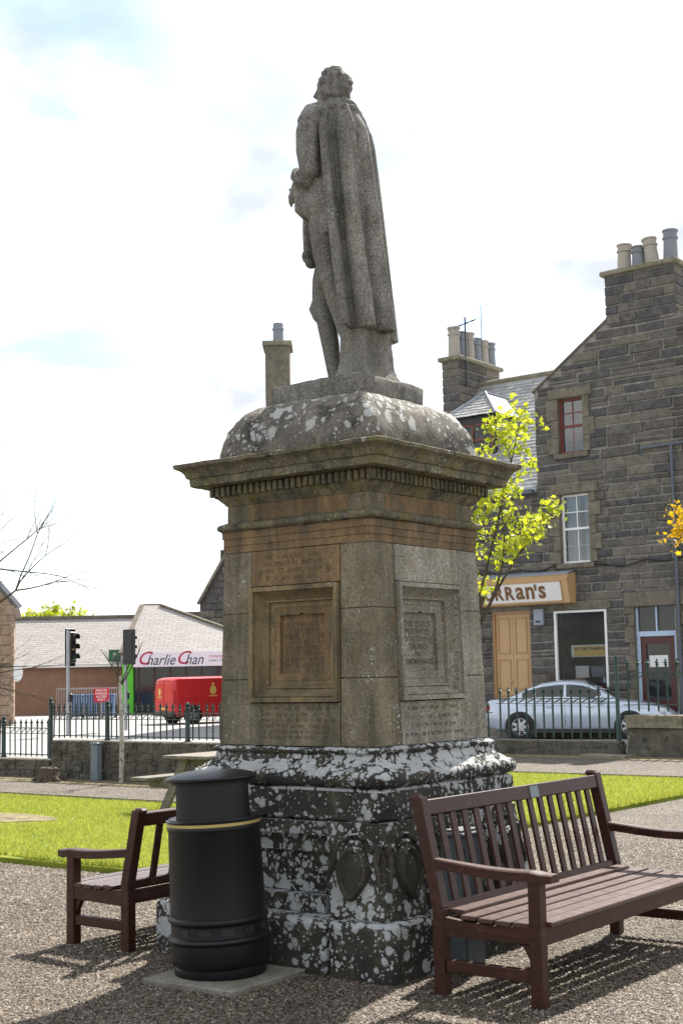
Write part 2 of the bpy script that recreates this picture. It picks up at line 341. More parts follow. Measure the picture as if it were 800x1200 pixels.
M['pipe'] = paint('grey_blue_downpipe', (.085, .10, .13), .5, .12)
M['glass'] = glass_dark('dark_glass'); M['glass_far'] = glass_dark('shopfront_glass', (.02, .018, .018), .1)
M['curtain'] = paint('white_net_curtain', (.62, .64, .68), .8, .1)
M['pot'] = paint('buff_clay_pot', (.36, .32, .27), .8, .2, bump=.2); M['pot_grey'] = paint('grey_clay_pot', (.20, .215, .24), .8, .2, bump=.2)
def glassmix(name, tint):
    t = NT(name); gl = t.new('ShaderNodeBsdfGlossy'); gl.inputs['Roughness'].default_value = .03; tr = t.new('ShaderNodeBsdfTransparent'); tr.inputs[0].default_value = (*tint, 1)
    fr = t.new('ShaderNodeFresnel'); fr.inputs[0].default_value = 2.2; mx = t.new('ShaderNodeMixShader'); t.l.new(fr.outputs[0], mx.inputs[0]); t.l.new(tr.outputs[0], mx.inputs[1]); t.l.new(gl.outputs[0], mx.inputs[2]); t.l.new(mx.outputs[0], t.out.inputs[0]); return t.m
M['pane_dark'] = glassmix('shop_window_pane', (.7, .73, .75)); M['pane_dark'].node_tree.nodes['Fresnel'].inputs[0].default_value = 1.38
M['pane'] = glassmix('window_pane', (.8, .85, .88))
M['car'] = paint('silver_blue_car_paint', (.50, .55, .63), .22, .02, .35, bump=0, grime=.05); M['car'].node_tree.nodes['Principled BSDF'].inputs['Coat Weight'].default_value = .8
M['carglass'] = glass_dark('car_glass', (.012, .016, .018), .04)
M['tyre'] = paint('tyre_rubber', (.014, .014, .014), .8, .2); M['alloy'] = paint('alloy_rim', (.55, .56, .58), .3, .05, .7)
M['chrome'] = paint('bright_trim', (.6, .6, .6), .2, .02, .9); M['lens_red'] = paint('red_lamp_lens', (.5, .012, .02), .2, .05); M['lens'] = paint('clear_lamp_lens', (.6, .62, .64), .12, .05)
M['van'] = paint('post_red_van_paint', (.62, .03, .035), .25, .03, bump=0, grime=.08); M['yellow'] = paint('yellow_print', (.75, .5, .12), .5, .05)
M['harl'] = stone('brown_harled_wall', (.25, .145, .10), (.30, .18, .125), None, 2, speck=.4, stain=.08)
M['board'] = paint('pale_pink_sign_board', (.80, .72, .79), .5, .05, grime=.1); M['ink'] = paint('blue_black_sign_ink', (.02, .035, .08), .5, .05); M['redink'] = paint('crimson_sign_ink', (.45, .01, .06), .5, .05)
M['lime'] = paint('lime_green_cladding', (.10, .52, .03), .5, .05); M['signgreen'] = paint('green_sign', (.02, .13, .07), .5, .05); M['signred'] = paint('red_sign', (.55, .015, .05), .5, .05)
M['bluebin'] = paint('blue_bin_plastic', (.03, .12, .27), .5, .1)
M['bark'] = wood('brown_bark', (.055, .042, .030), (.11, .09, .065), .85, 14, (3, 3, 1), .2); M['birch'] = stone('pale_birch_bark', (.36, .33, .28), (.5, .47, .41), (.08, .07, .06), 9, speck=.3, stain=.25)
M['leaf'] = leafmat('fresh_lime_leaf', (.30, .36, .025), (.48, .50, .045), .6); M['leaf_y'] = leafmat('golden_leaf', (.55, .34, .01), (.65, .42, .02), .55); M['leaf_b'] = leafmat('yellow_green_bush_leaf', (.28, .33, .02), (.42, .44, .05), .5)

# ------------------------------------------------------------------ ground, gravel, lawns, road
t = NT('pale_asphalt'); p = t.pos(); c = t.mix(t.ramp(t.noise(p, .5, 6, .6), .35, .7), (.21, .208, .20), (.29, .285, .272))
c = t.mix(.5, c, t.ramp(t.noise(p, 60, 4, .7), .3, .7, (.6, .6, .6), (1.4, 1.4, 1.4)), 'MULTIPLY'); t.bump(t.noise(p, 80, 4, .7), .4, .01); M['asphalt'] = t.fin(c, .7, spec=.5)
t = NT('gravel_bed'); p = t.pos(); v = t.vor(p, 55); c = t.mix(t.ramp(v.outputs['Color'], .2, .8), (.10, .084, .067), (.32, .28, .235))
c = t.mix(t.ramp(v.outputs['Distance'], .40, .75), c, (.03, .024, .018)); c = t.mix(.7, c, t.ramp(t.noise(p, 1.2, 5, .7), .3, .7, (.62, .6, .56), (1.3, 1.28, 1.22)), 'MULTIPLY')
t.bump(v.outputs['Distance'], 1.0, -.02); M['gravel'] = t.fin(c, .85, spec=.3)
t = NT('gravel_pebbles'); x = t.new('ShaderNodeValToRGB'); t.l.new(t.island(), x.inputs[0]); x.color_ramp.interpolation = 'LINEAR'; e = x.color_ramp.elements
for i, c_ in enumerate([(.012, .0095, .007), (.058, .042, .028), (.10, .072, .045), (.145, .11, .078), (.062, .055, .048), (.29, .25, .205), (.035, .027, .02)]):
    q = e[i] if i < 2 else e.new(i / 6.0); q.position = i / 6.0; q.color = (*c_, 1)
M['pebble'] = t.fin(t.mix(.6, x.outputs[0], t.ramp(t.noise(t.pos(), 1.2, 5, .7), .3, .7, (.62, .6, .56), (1.3, 1.28, 1.22)), 'MULTIPLY'), .8, spec=.3)
t = NT('soil'); p = t.pos(); M['soil'] = t.fin(t.mix(t.ramp(t.noise(p, 6, 6, .7), .4, .65), (.09, .068, .04), (.24, .20, .09)), .95); t.bump(t.noise(p, 30, 4), .8, .03)
t = NT('lawn_turf'); p = t.pos(); c = t.mix(t.ramp(t.noise(p, 1.2, 6, .65), .35, .65), (.15, .19, .016), (.25, .28, .03)); c = t.mix(t.ramp(t.noise(p, 3.1, 5, .7), .60, .74), c, (.20, .19, .05)); t.bump(t.noise(p, 90, 4), .8, .03); M['lawn'] = t.fin(c, .9, spec=.2)
M['blade'] = leafmat('grass_blade', (.20, .25, .035), (.44, .46, .11), .5)
bt_n = M['blade'].node_tree; tn = NT.__new__(NT); tn.t = bt_n; tn.n = bt_n.nodes; tn.l = bt_n.links
src_ = [l_.from_socket for l_ in bt_n.links if l_.to_node.type == 'BSDF_PRINCIPLED' and l_.to_socket.name == 'Base Color'][0]
pp_ = tn.pos(); gv = tn.mix(.8, src_, tn.ramp(tn.noise(pp_, 1.1, 6, .7, .4), .32, .66, (.55, .62, .6), (1.25, 1.18, 1.1)), 'MULTIPLY'); gv = tn.mix(tn.math('MULTIPLY', tn.ramp(tn.noise(pp_, 2.2, 5, .7, .5), .57, .70), .6), gv, (.30, .27, .10))
bt_n.links.new(gv, [n_ for n_ in bt_n.nodes if n_.type == 'BSDF_PRINCIPLED'][0].inputs['Base Color'])

def sheet(name, pts, z, mat, kind='structure', thick=0):
    mb = MB()
    if thick: mb.prism([(p.x, p.y) for p in pts], z - thick, z, 'xy')
    else: mb.add([(p.x, p.y, z) for p in pts], [tuple(range(len(pts)))])
    o = mb.build(name, mat); o['kind'] = kind; return o
sheet('ground', [Vector((x, y, 0)) for x, y in ((-1500, -1500), (1500, -1500), (1500, 1500), (-1500, 1500))], -.012, M['asphalt'])
def rect(a0, a1, b0, b1): return [S(a0, b0), S(a1, b0), S(a1, b1), S(a0, b1)]
sheet('gravel_path', [S(-30, -14), S(16, -14), S(16, 17.75), S(-9.9, 17.75), S(-9.3, 9.0), S(-30, 9.0)], 0, M['gravel'])
# soil borders under the walls
sheet('soil_border', rect(-26, -9.5, 8.25, 9.0), .006, M['soil']); sheet('soil_strip', rect(-9.8, 6, 16.9, 17.75), .006, M['soil'])
# pavement and kerb in front of the shop
mbp = MB().prism([(p.x, p.y) for p in rect(-19, 12, 24.75, 26.6)], -.008, .11, 'xy'); o = mbp.build('pavement', M['slab']); o['kind'] = 'structure'

def lawn(name, poly, z=.045):
    me = bpy.data.meshes.new(name); bm = bmesh.new(); vs_ = [bm.verts.new((*S(a, b).xy, z)) for a, b in poly]; f = bm.faces.new(vs_)
    r = bmesh.ops.extrude_face_region(bm, geom=[f]); 
    for g in r['geom']:
        if isinstance(g, bmesh.types.BMVert): g.co.z = -.01
    bmesh.ops.recalc_face_normals(bm, faces=bm.faces); bm.to_mesh(me); bm.free(); o = link(name, me, M['lawn']); o['kind'] = 'structure'; return o
LP = [(-24, 1.35), (-2.4, 1.35), (-2.2, 12.6), (-6.8, 12.6), (-6.8, 6.1), (-24, 6.1)]
lawn('lawn', LP)
def inpoly(a, b): return (-24 < a < -2.3 and 1.4 < b < 6.05) or (-6.75 < a < -2.25 and 6 < b < 12.5)
def blades(n, a0, a1, b0, b1, hmin, hmax, w):
    a = RNG.uniform(a0, a1, n); b = RNG.uniform(b0, b1, n)
    ok = ((a > -24) & (a < -2.38) & (b > 1.38) & (b < 6.06)) | ((a > -6.76) & (a < -2.24) & (b > 6) & (b < 12.56)); ok &= ((a + 8.35) / 1.0) ** 2 + ((b - 3.75) / .5) ** 2 > 1; ok &= (b > 1.38 + .10 * np.sin(a * 5.1) * np.sin(a * 1.7 + 1)) | (a > -2.4); a, b = a[ok], b[ok]; n = len(a)
    base = np.c_[CEN.x + AX.x * a + BX.x * b, CEN.y + AX.y * a + BX.y * b, np.full(n, .043)]
    th = RNG.uniform(0, 2 * np.pi, n); h = RNG.uniform(hmin, hmax, n); lean = RNG.normal(0, .45, (n, 2)) * h[:, None]
    d = np.c_[np.cos(th), np.sin(th), np.zeros(n)] * w
    tip = base + np.c_[lean, h]
    return np.stack([base - d, base + d, tip], 1).reshape(-1, 3)
V = np.concatenate([blades(150000, -12, -2.2, 1.3, 6.1, .015, .045, .004), blades(60000, -7, -2.2, 6, 12.6, .02, .05, .005)])
# longer tufts hanging over the lawn's near edge
V2 = blades(9000, -12, -2.3, 1.38, 1.50, .04, .09, .005); V3 = blades(9000, -2.5, -2.2, 1.3, 12.6, .04, .08, .005)
V = np.concatenate([V, V2, V3]); o = link('grass', fastmesh('grass', V, np.arange(len(V)).reshape(-1, 3)), M['blade']); tag(o, 'short bright green grass covering the lawn', 'grass', kind='stuff')

# pebbles on the nearer gravel
def pebbles(n, fn, smin, smax):
    ab = fn(n); n = len(ab); ctr = np.c_[ab, RNG.uniform(-.001, .006, n)]
    base = np.array([(1, 0, 0), (0, 1, 0), (-1, 0, 0), (0, -1, 0), (0, 0, 1), (.0, 0, -1)], float)
    s = RNG.uniform(smin, smax, n)[:, None, None] * (1 + RNG.uniform(-.35, .35, (n, 6, 1))); th = RNG.uniform(0, 6.28, n)
    rot = np.zeros((n, 3, 3)); rot[:, 0, 0] = np.cos(th); rot[:, 0, 1] = -np.sin(th) * .7; rot[:, 1, 0] = np.sin(th); rot[:, 1, 1] = np.cos(th) * .7; rot[:, 2, 2] = .62
    v = np.einsum('nij,kj->nki', rot, base) * s + ctr[:, None, :]
    f = np.array([(0, 1, 4), (1, 2, 4), (2, 3, 4), (3, 0, 4)]); F = (f[None] + (np.arange(n) * 6)[:, None, None]).reshape(-1, 3)
    return v.reshape(-1, 3), F
def near(n):
    y = 6.2 + 3.6 * RNG.uniform(0, 1, n) ** 1.0; x = RNG.uniform(-1, 1, n) * (y * .27 + .25); return np.c_[x, y]
def mid(n):
    y = RNG.uniform(9.6, 15, n); x = RNG.uniform(-1, 1, n) * (y * .27 + .3); xy = np.c_[x, y]
    d = xy - np.array([CEN.x, CEN.y]); a = d @ np.array([AX.x, AX.y]); b = d @ np.array([BX.x, BX.y]); return xy[~((a < -2.25) & (b > 1.3))]
v1, f1 = pebbles(110000, near, .0045, .012); v2, f2 = pebbles(60000, mid, .008, .016)
o = link('gravel', fastmesh('gravel', np.concatenate([v1, v2]), np.concatenate([f1, f2 + len(v1)])), M['pebble']); tag(o, 'loose brown and grey gravel spread round the monument', 'gravel', kind='stuff')

# ------------------------------------------------------------------ pedestal
ped = thing('pedestal', S(0, 0), -PHI, 'tall square weathered sandstone pedestal with inscribed panels and lichened base', 'pedestal')
def flare(z):   # half width of the carved corner blocks
    u = max(0, min(1, (.85 - z) / .53)); return .735 + .085 * u ** 1.3
# bottom course: corner blocks and middle blocks with worn chamfered tops
def worn_block(x0, x1, y0, y1, z0, z1, ch, seed, jit=.006, outer=None):
    bm = bmesh.new(); bmesh.ops.create_cube(bm, size=1)
    for v in bm.verts: v.co = Vector(((x0 + x1) / 2 + v.co.x * (x1 - x0), (y0 + y1) / 2 + v.co.y * (y1 - y0), (z0 + z1) / 2 + v.co.z * (z1 - z0)))
    bmesh.ops.bevel(bm, geom=[e_ for e_ in bm.edges if all(v.co.z > (z0 + z1) / 2 for v in e_.verts)] + [e_ for e_ in bm.edges if abs(e_.verts[0].co.z - e_.verts[1].co.z) > .01], offset=ch, segments=3, affect='EDGES', profile=.6)
    bmesh.ops.triangulate(bm, faces=bm.faces); bmesh.ops.subdivide_edges(bm, edges=[e_ for e_ in bm.edges if e_.calc_length() > .08], cuts=3, use_grid_fill=True)
    for v in bm.verts:
        v.co += noise.noise_vector(v.co * 5 + Vector((seed, seed, 0))) * jit * 1.5 + noise.noise_vector(v.co * 17 + Vector((seed, 0, 0))) * jit * .7
    bm.verts.index_update(); mb = MB(); mb.add([v.co.copy() for v in bm.verts], [[v.index for v in f.verts] for f in bm.faces]); bm.free(); return mb
H0 = .915; q0 = .46
for sx in (-1, 1):
    for sy in (-1, 1):
        xs = sorted((sx * H0, sx * (H0 - q0))); ys = sorted((sy * H0, sy * (H0 - q0)))
        worn_block(*xs, *ys, -.03, .315, .045, sx * 3 + sy).build('base_block', M['base_stone'], ped, smooth=.7)
e0 = H0 - q0 - .006
for k, (x0, x1, y0, y1) in enumerate(((-e0, e0, -H0 + .004, -.4), (-e0, e0, .4, H0 - .004), (-H0 + .004, -.4, -e0, e0), (.4, H0 - .004, -e0, e0))):
    worn_block(x0, x1, y0, y1, -.03, .312, .045, 9 + k).build('base_block', M['base_stone'], ped, smooth=.7)
MB().sqloft([(.66, .1), (.66, .85)], 6, jit=.004).build('base_core', M['base_stone'], ped)
# carved corner blocks with shield and ribbon
for sx in (-1, 1):
    for sy in (-1, 1):
        nz, nu = 10, 9; mb = MB(); wdt = .40
        prof = [.318 + (.845 - .318) * i / nz for i in range(nz + 1)]
        ring = []
        for i in range(nu): ring.append((i / nu, 0))            # along front (y side) from inner to corner
        for i in range(nu): ring.append((1, i / nu))
        ring.append((1, 1)); ring.append((.0, 1.0))
        m = len(ring); vs_ = []
        for z in prof:
            h = flare(z)
            for (u, w) in ring:
                x = h - wdt * (1 - u); y = h - wdt * w
                if (u, w) == (0, 1.0): x = y = h - wdt
                q = Vector((x, y, z)); q += noise.noise_vector(q * 8 + Vector((sx * 5, sy * 5, 1))) * .007
                vs_.append((sx * q.x, sy * q.y, q.z))
        fs_ = [(i * m + k, i * m + (k + 1) % m, (i + 1) * m + (k + 1) % m, (i + 1) * m + k) for i in range(nz) for k in range(m)] + [tuple(range(m)), tuple(range(nz * m, nz * m + m))]
        mb.add(vs_, fs_); blk = mb.build('corner_block', M['shield_stone'], ped, smooth=.6)
        # shields on both outward faces, ribbon looped over them
        for face in (0, 1):
            sh = MB(); cu = flare(.58) - .21; outl = []
            for k in range(20):
                an = 2 * math.pi * k / 20; u = math.cos(an) * .105; w = math.sin(an) * .15
                if w < 0: u *= (1 - .55 * (-w / .15) ** 1.5)
                outl.append((u, w))
            vs_ = []
            for dep, sc in ((-.03, 1.06), (.045, 1.0), (.055, .88), (.034, .74)):
                for u, w in outl:
                    z = .565 + w * sc; h = flare(z) + dep; vs_.append((cu + u * sc, h, z))
            vs_.append((cu, flare(.565) + .058, .565)); nn_ = 20
            fs_ = [(i * nn_ + k, i * nn_ + (k + 1) % nn_, (i + 1) * nn_ + (k + 1) % nn_, (i + 1) * nn_ + k) for i in range(3) for k in range(nn_)] + [(3 * nn_ + k, 3 * nn_ + (k + 1) % nn_, 4 * nn_) for k in range(nn_)]
            def mapf(v): return (sx * v[0], sy * v[1], v[2]) if face == 0 else (sx * v[1], sy * v[0], v[2])
            sh.add([mapf(v) for v in vs_], fs_)
            rb = []
            for k in range(15):
                u = -1 + 2 * k / 14; rb.append(mapf((cu + u * .185, flare(.74) + .008 + .012 * math.sin(k * 2.3), .745 + .035 * math.cos(u * 3.0) - .03 * u * u)))
            sh.tube(rb, [.014 + .008 * math.sin(k * 1.7) for k in range(15)], 6)
            for sgn in (-1, 1):
                sh.tube([mapf((cu + sgn * (.17 - .02 * math.sin(k)), flare(.7 - k * .05) + .004, .73 - k * .052)) for k in range(6)], [.018, .022, .016, .02, .012, .005], 6)
                sh.tube([mapf((cu + sgn * .05 * k / 3, flare(.75) + .012, .70 + .03 * math.sin(k))) for k in range(4)], [.02, .028, .022, .014], 6)
            sh.build('carved_shield', M['shield_plain'], blk, smooth=.8)
# recessed panels between the corner blocks: ledge above, panel below
for k in range(4):
    rz = Matrix.Rotation(k * math.pi / 2, 3, 'Z'); mb = MB()
    def rb_(x0, x1, y0, y1, z0, z1): mb.box(x0, x1, y0, y1, z0, z1, rz)
    rb_(-.325, .325, -.745, -.6, .76, .838); rb_(-.325, .325, -.70, -.6, .655, .752); rb_(-.325, .325, -.675, -.6, .42, .648); rb_(-.325, .325, -.76, -.6, .316, .413)
    mb.build('recessed_panel', M['base_stone'], ped)
# upper plinth course
MB().sqloft([(.728, .852), (.738, .862), (.738, .95), (.735, 1.018), (.722, 1.034)], 16, jit=.005, rnd=.008).build('plinth_course', M['base_stone'], ped, smooth=.6)
# torus and base mouldings
prof = [(.715, 1.036)]
for k in range(11):
    an = -math.pi / 2 + math.pi * k / 10; prof.append((.715 + .045 * math.cos(an), 1.087 + .048 * math.sin(an)))
prof += [(.712, 1.138), (.700, 1.150), (.692, 1.158), (.668, 1.172), (.652, 1.192), (.644, 1.216), (.643, 1.226)]
for k in range(6):
    an = -math.pi / 2 + math.pi * k / 5; prof.append((.643 + .017 * math.cos(an), 1.243 + .016 * math.sin(an)))
prof += [(.63, 1.264)]
MB().sqloft(prof, 22, jit=.005, rnd=.012, seed=4).build('base_moulding', M['base_stone'], ped, smooth=1.0)
# die: core plus separate stones
DZ0, DZ1 = 1.266, 2.484
def dh(z): return .618 + (.5875 - .618) * (z - DZ0) / (DZ1 - DZ0)
MB().sqloft([(dh(DZ0) - .125, DZ0 - .01), (dh(DZ1) - .125, DZ1 + .006)], 2, jit=0, rnd=0).build('die_core', M['letter'], ped)
for sx in (-1, 1):
    for sy in (-1, 1): MB().sqloft([(.118, DZ0), (.105, DZ1)], 1, jit=0, rnd=0, cx=sx * .482, cy=sy * .482).build('die_core', M['letter'], ped)
ZJ = [DZ0, 1.673, 2.09, DZ1]; QI = .355
def die_piece(faces_poly, name, mat, depth=.05):
    pass
def quoin(sx, sy, z0, z1, mat):
    g = .0025; vs_ = []
    for z in (z0 + g, z1 - g):
        h = dh(z); i = QI + g
        for x, y in ((h, h), (i, h), (i, h - .15), (h - .15, h - .15), (h - .15, i), (h, i)): vs_.append((sx * x, sy * y, z))
    mb = MB(); mb.add(vs_, [(0, 1, 2, 3, 4, 5), (6, 7, 8, 9, 10, 11)] + [(k, (k + 1) % 6, (k + 1) % 6 + 6, k + 6) for k in range(6)])
    o = mb.build('quoin_stone', mat, ped); bv = o.modifiers.new('b', 'BEVEL'); bv.width = .004; bv.segments = 1; bv.limit_method = 'ANGLE'; return o
# the near (right/left shared) quoin shows both faces; right side greyer
for sx in (-1, 1):
    for sy in (-1, 1):
        for i in range(3):
            mat = M['grey_stone'] if (sx > 0 and sy > 0) else (M['quoin_stone'] if i else M['quoin_stone'])
            quoin(sx, sy, ZJ[i], ZJ[i + 1], mat)
def face_slab(k, u0, u1, z0, z1, name, mat, inset=0, t_=.15, parent=ped):
    """slab on face k (0 = left face -y, 1 = right face +x, 2, 3)"""
    g = .0025; rz = Matrix.Rotation(k * math.pi / 2, 3, 'Z'); vs_ = []
    for z in (z0 + g, z1 - g):
        h = dh(z) - inset
        for x, y in ((u0 + g, -h), (u1 - g, -h), (u1 - g, -h + t_), (u0 + g, -h + t_)): vs_.append(rz @ Vector((x, y, z)))
    mb = MB(); mb.add(vs_, [(0, 1, 2, 3), (4, 5, 6, 7)] + [(j, (j + 1) % 4, (j + 1) % 4 + 4, j + 4) for j in range(4)])
    return mb.build(name, mat, parent)
def worn_lines(k, u0, u1, z0, z1, n, h, inset, parent, seed, dens=1.0):
    """illegible weathered lettering: flat strokes, cut shade and dirt in their dark colour"""
    rr = random.Random(seed); rz = Matrix.Rotation(k * math.pi / 2, 3, 'Z'); mb = MB()
    for i in range(n):
        z = z1 - (i + .5) * (z1 - z0) / n; wd = (u1 - u0) * rr.uniform(.72, .98); u = -wd / 2 + (u0 + u1) / 2
        end = u + wd
        while u < end:
            if rr.random() < .16: u += h * .7; continue
            lw = h * rr.uniform(.45, .75); y = -dh(z) + inset - .0012
            if rr.random() < dens:
                for q in range(rr.choice((2, 2, 3))):
                    x0 = u + lw * q / 2.2 * rr.uniform(.8, 1); x1 = x0 + h * .13; a = rr.uniform(-.12, .12) * h
                    mb.add([rz @ Vector(v) for v in ((x0, y, z - h / 2), (x1, y, z - h / 2), (x1 + a, y, z + h / 2), (x0 + a, y, z + h / 2))], [(0, 1, 2, 3)])
                zz_ = z + rr.choice((-.5, 0, .42)) * h
                mb.add([rz @ Vector(v) for v in ((u, y, zz_), (u + lw * .8, y, zz_), (u + lw * .8, y, zz_ + h * .12), (u, y, zz_ + h * .12))], [(0, 1, 2, 3)])
            u += lw + h * .22
    return tag(mb.build('worn_lettering', M['letter_warm'] if k == 0 else M['letter'], parent), kind='stuff')
for k in range(4):
    left = k in (0, 3); m1 = M['orange_stone'] if left else M['grey_stone']; m2 = M['left_stone'] if left else M['grey_stone']; m3 = M['quoin_stone'] if left else M['grey_stone']
    top = face_slab(k, -QI, QI, 2.256, DZ1, 'inscribed_stone', m1); low = face_slab(k, -QI, QI, DZ0, 1.528, 'inscribed_stone', m3)
    # moulded frame: nested rectangular rings (inset, depth)
    rz = Matrix.Rotation(k * math.pi / 2, 3, 'Z'); rings = [(.0, -.01), (.0, .028), (.028, .028), (.030, .008), (.036, .014), (.05, -.016), (.068, -.046), (.082, -.058), (.084, -.046), (.096, -.046), (.098, -.072), (.128, -.072), (.132, -.072)]
    mb = MB(); vs_ = []
    for ins, dep in rings:
        for x, z in ((-.35 + ins, 1.533 + ins), (.35 - ins, 1.533 + ins), (.35 - ins, 2.251 - ins), (-.35 + ins, 2.251 - ins)): vs_.append(rz @ Vector((x, -dh(z) - dep, z)))
    mb.add(vs_, [(i * 4 + j, i * 4 + (j + 1) % 4, (i + 1) * 4 + (j + 1) % 4, (i + 1) * 4 + j) for i in range(len(rings) - 1) for j in range(4)])
    fr = mb.build('panel_frame', m2, ped)
    # field with a second sunk tablet whose top edge has a small peak
    mb = MB(); o_ = [(-.222, 1.661), (.222, 1.661), (.222, 2.123), (-.222, 2.123)]
    i_ = [(-.178, 1.71), (.178, 1.71), (.178, 2.072), (.03, 2.072), (0, 2.086), (-.03, 2.072), (-.178, 2.072)]
    vs_ = [rz @ Vector((x, -dh(z) + .072, z)) for x, z in o_] + [rz @ Vector((x, -dh(z) + .072, z)) for x, z in i_] + [rz @ Vector((x, -dh(z) + .098, z)) for x, z in i_]
    mb.add(vs_, [(0, 1, 5, 4), (1, 2, 6, 5), (2, 3, 10, 9, 8, 7, 6), (3, 0, 4, 10)] + [(4 + j, 4 + (j + 1) % 7, 11 + (j + 1) % 7, 11 + j) for j in range(7)] + [tuple(range(11, 18))])
    fld = mb.build('panel_field', M['orange_stone'] if left else m2, ped)
    if k == 1:
        mb = MB()
        for i, line in enumerate(('THIS STATUE', 'PRESENTED', 'TO THE TOWN OF', 'THURSO', 'IN', 'REMEMBRANCE')):
            z = 2.0 - i * .047; tm = text_mb(line, .05, bold=.0012, spacing=1.05)
            wd = max(v[0] for v in tm.v) * 2; sx_ = min(1.0, .325 / wd)
            mb.add([rz @ Vector((v[0] * sx_, -dh(z) + .0972 + v[1], z + v[2])) for v in tm.v], tm.f)
        mb.build('lettering', M['letter'], fld)
    elif k == 0: worn_lines(k, -.16, .16, 1.74, 2.03, 8, .028, .098, fld, 5)
    worn_lines(k, -.33, .33, 1.30, 1.51, 6 if k == 0 else 4, .02, 0, low, 11 + k, .75)
    if k == 0: worn_lines(k, -.32, .32, 2.28, 2.46, 4, .028, 0, top, 21, .8)
# architrave, frieze and cornice
MB().sqloft([(.588, 2.486), (.588, 2.53), (.594, 2.532), (.594, 2.575), (.601, 2.577), (.601, 2.618), (.606, 2.622)], 18, jit=.002, rnd=.003).build('architrave', M['orange_stone'], ped)
MB().sqloft([(.604, 2.624), (.622, 2.632), (.629, 2.645), (.629, 2.658), (.622, 2.668), (.60, 2.676), (.585, 2.682)], 22, jit=.003, rnd=.008, seed=2).build('taenia_moulding', M['cornice_stone'], ped, smooth=.7)
MB().sqloft([(.574, 2.675), (.574, 2.79), (.58, 2.80)], 8, jit=.002).build('frieze', M['quoin_stone'], ped)
for sd_, (x0, x1, y0, y1) in enumerate(((-.38, .41, -.577, -.56), (.56, .577, -.41, .38))):   # warm frieze slabs
    MB().box(x0, x1, y0, y1, 2.684, 2.788).build('frieze_stone', M['orange_stone'], ped)
MB().sqloft([(.582, 2.792), (.59, 2.806), (.606, 2.822), (.618, 2.836), (.622, 2.843), (.622, 2.925)], 16, jit=.003).build('bed_moulding', M['cornice_stone'], ped, smooth=.7)
dm = MB().bbox(-.016, .016, -.02, .02, -.034, .034, .005).mesh('dentil'); dm.materials.append(M['cornice_stone'])
nd = 27
for k in range(4):
    rz = k * math.pi / 2
    for i in range(nd):
        u = -.633 + 1.266 * i / (nd - 1); v = Matrix.Rotation(rz, 3, 'Z') @ Vector((u + random.uniform(-.002, .002), -.641, 2.882))
        inst('dentil', dm, ped, v, (0, 0, rz), (1, 1, random.uniform(.85, 1.02)))
prof = [(.60, 2.914), (.68, 2.921), (.74, 2.917), (.752, 2.921), (.754, 2.962), (.752, 2.968), (.765, 2.972), (.772, 2.985), (.776, 3.0), (.785, 3.014), (.802, 3.027), (.82, 3.034), (.826, 3.038), (.83, 3.06), (.825, 3.064), (.62, 3.09)]
MB().sqloft(prof, 44, jit=.0028, rnd=.008, seed=8).build('cornice', M['cornice_stone'], ped, smooth=.7)
prof = [(.60, 3.06)] + [(.36 + .265 * math.cos(an), 3.092 + .362 * math.sin(an)) for an in [k * math.pi / 2 / 14 for k in range(14)]] + [(.37, 3.456)]
MB().sqloft(prof, 24, jit=.007, rnd=.02, seed=3).build('domed_cap', M['dome_stone'], ped, smooth=.9)

# ------------------------------------------------------------------ statue (local x = backwards(+a), -x = facing; -y = his left)
st = thing('statue', S(0, 0, 3.455), -PHI, 'weathered stone statue of a standing man in a long pleated cloak on pedestal', 'statue')
MB().sqloft([(.366, .0), (.37, .012), (.368, .118), (.358, .13)], 14, jit=.006, rnd=.012, seed=5).build('base_slab', M['statue_stone'], st, smooth=.7)
Z = lambda zw: zw - 3.455
def P_(p, q, zw): return Vector((-p, -q, Z(zw)))     # p forward, q to his left
# support block
mb = MB(); m4 = []
for zw, e_ in ((3.56, .075), (3.60, .045), (3.66, .018), (3.74, .004), (3.93, .0), (3.97, -.012), (3.985, -.03)):
    for x, y in ((.25 + e_, -.165 - e_), (.25 + e_, .165 + e_), (.06 - e_, .165 + e_), (.06 - e_, -.165 - e_)): m4.append((x, y, Z(zw)))
mb.add(m4, [(i * 4 + j, i * 4 + (j + 1) % 4, (i + 1) * 4 + (j + 1) % 4, (i + 1) * 4 + j) for i in range(6) for j in range(4)] + [(0, 1, 2, 3), (24, 25, 26, 27)])
remeshed('support_block', mb, .012, 1, M['statue_stone'], st)
def ell(mb, c, r, n=14, m=10, rot=None):
    vs_ = []; 
    for i in range(1, m):
        a = math.pi * i / m
        for k in range(n):
            b_ = 2 * math.pi * k / n; v = Vector((r[0] * math.sin(a) * math.cos(b_), r[1] * math.sin(a) * math.sin(b_), r[2] * math.cos(a)))
            vs_.append(c + (rot @ v if rot else v))
    t0 = Vector((0, 0, r[2])); vs_ += [c + (rot @ t0 if rot else t0), c - (rot @ t0 if rot else t0)]
    fs_ = [(i * n + k, i * n + (k + 1) % n, (i + 1) * n + (k + 1) % n, (i + 1) * n + k) for i in range(m - 2) for k in range(n)]
    top_, bot_ = (m - 1) * n, (m - 1) * n + 1
    fs_ += [(top_, (k + 1) % n, k) for k in range(n)] + [(bot_, (m - 2) * n + k, (m - 2) * n + (k + 1) % n) for k in range(n)]
    mb.add(vs_, fs_)
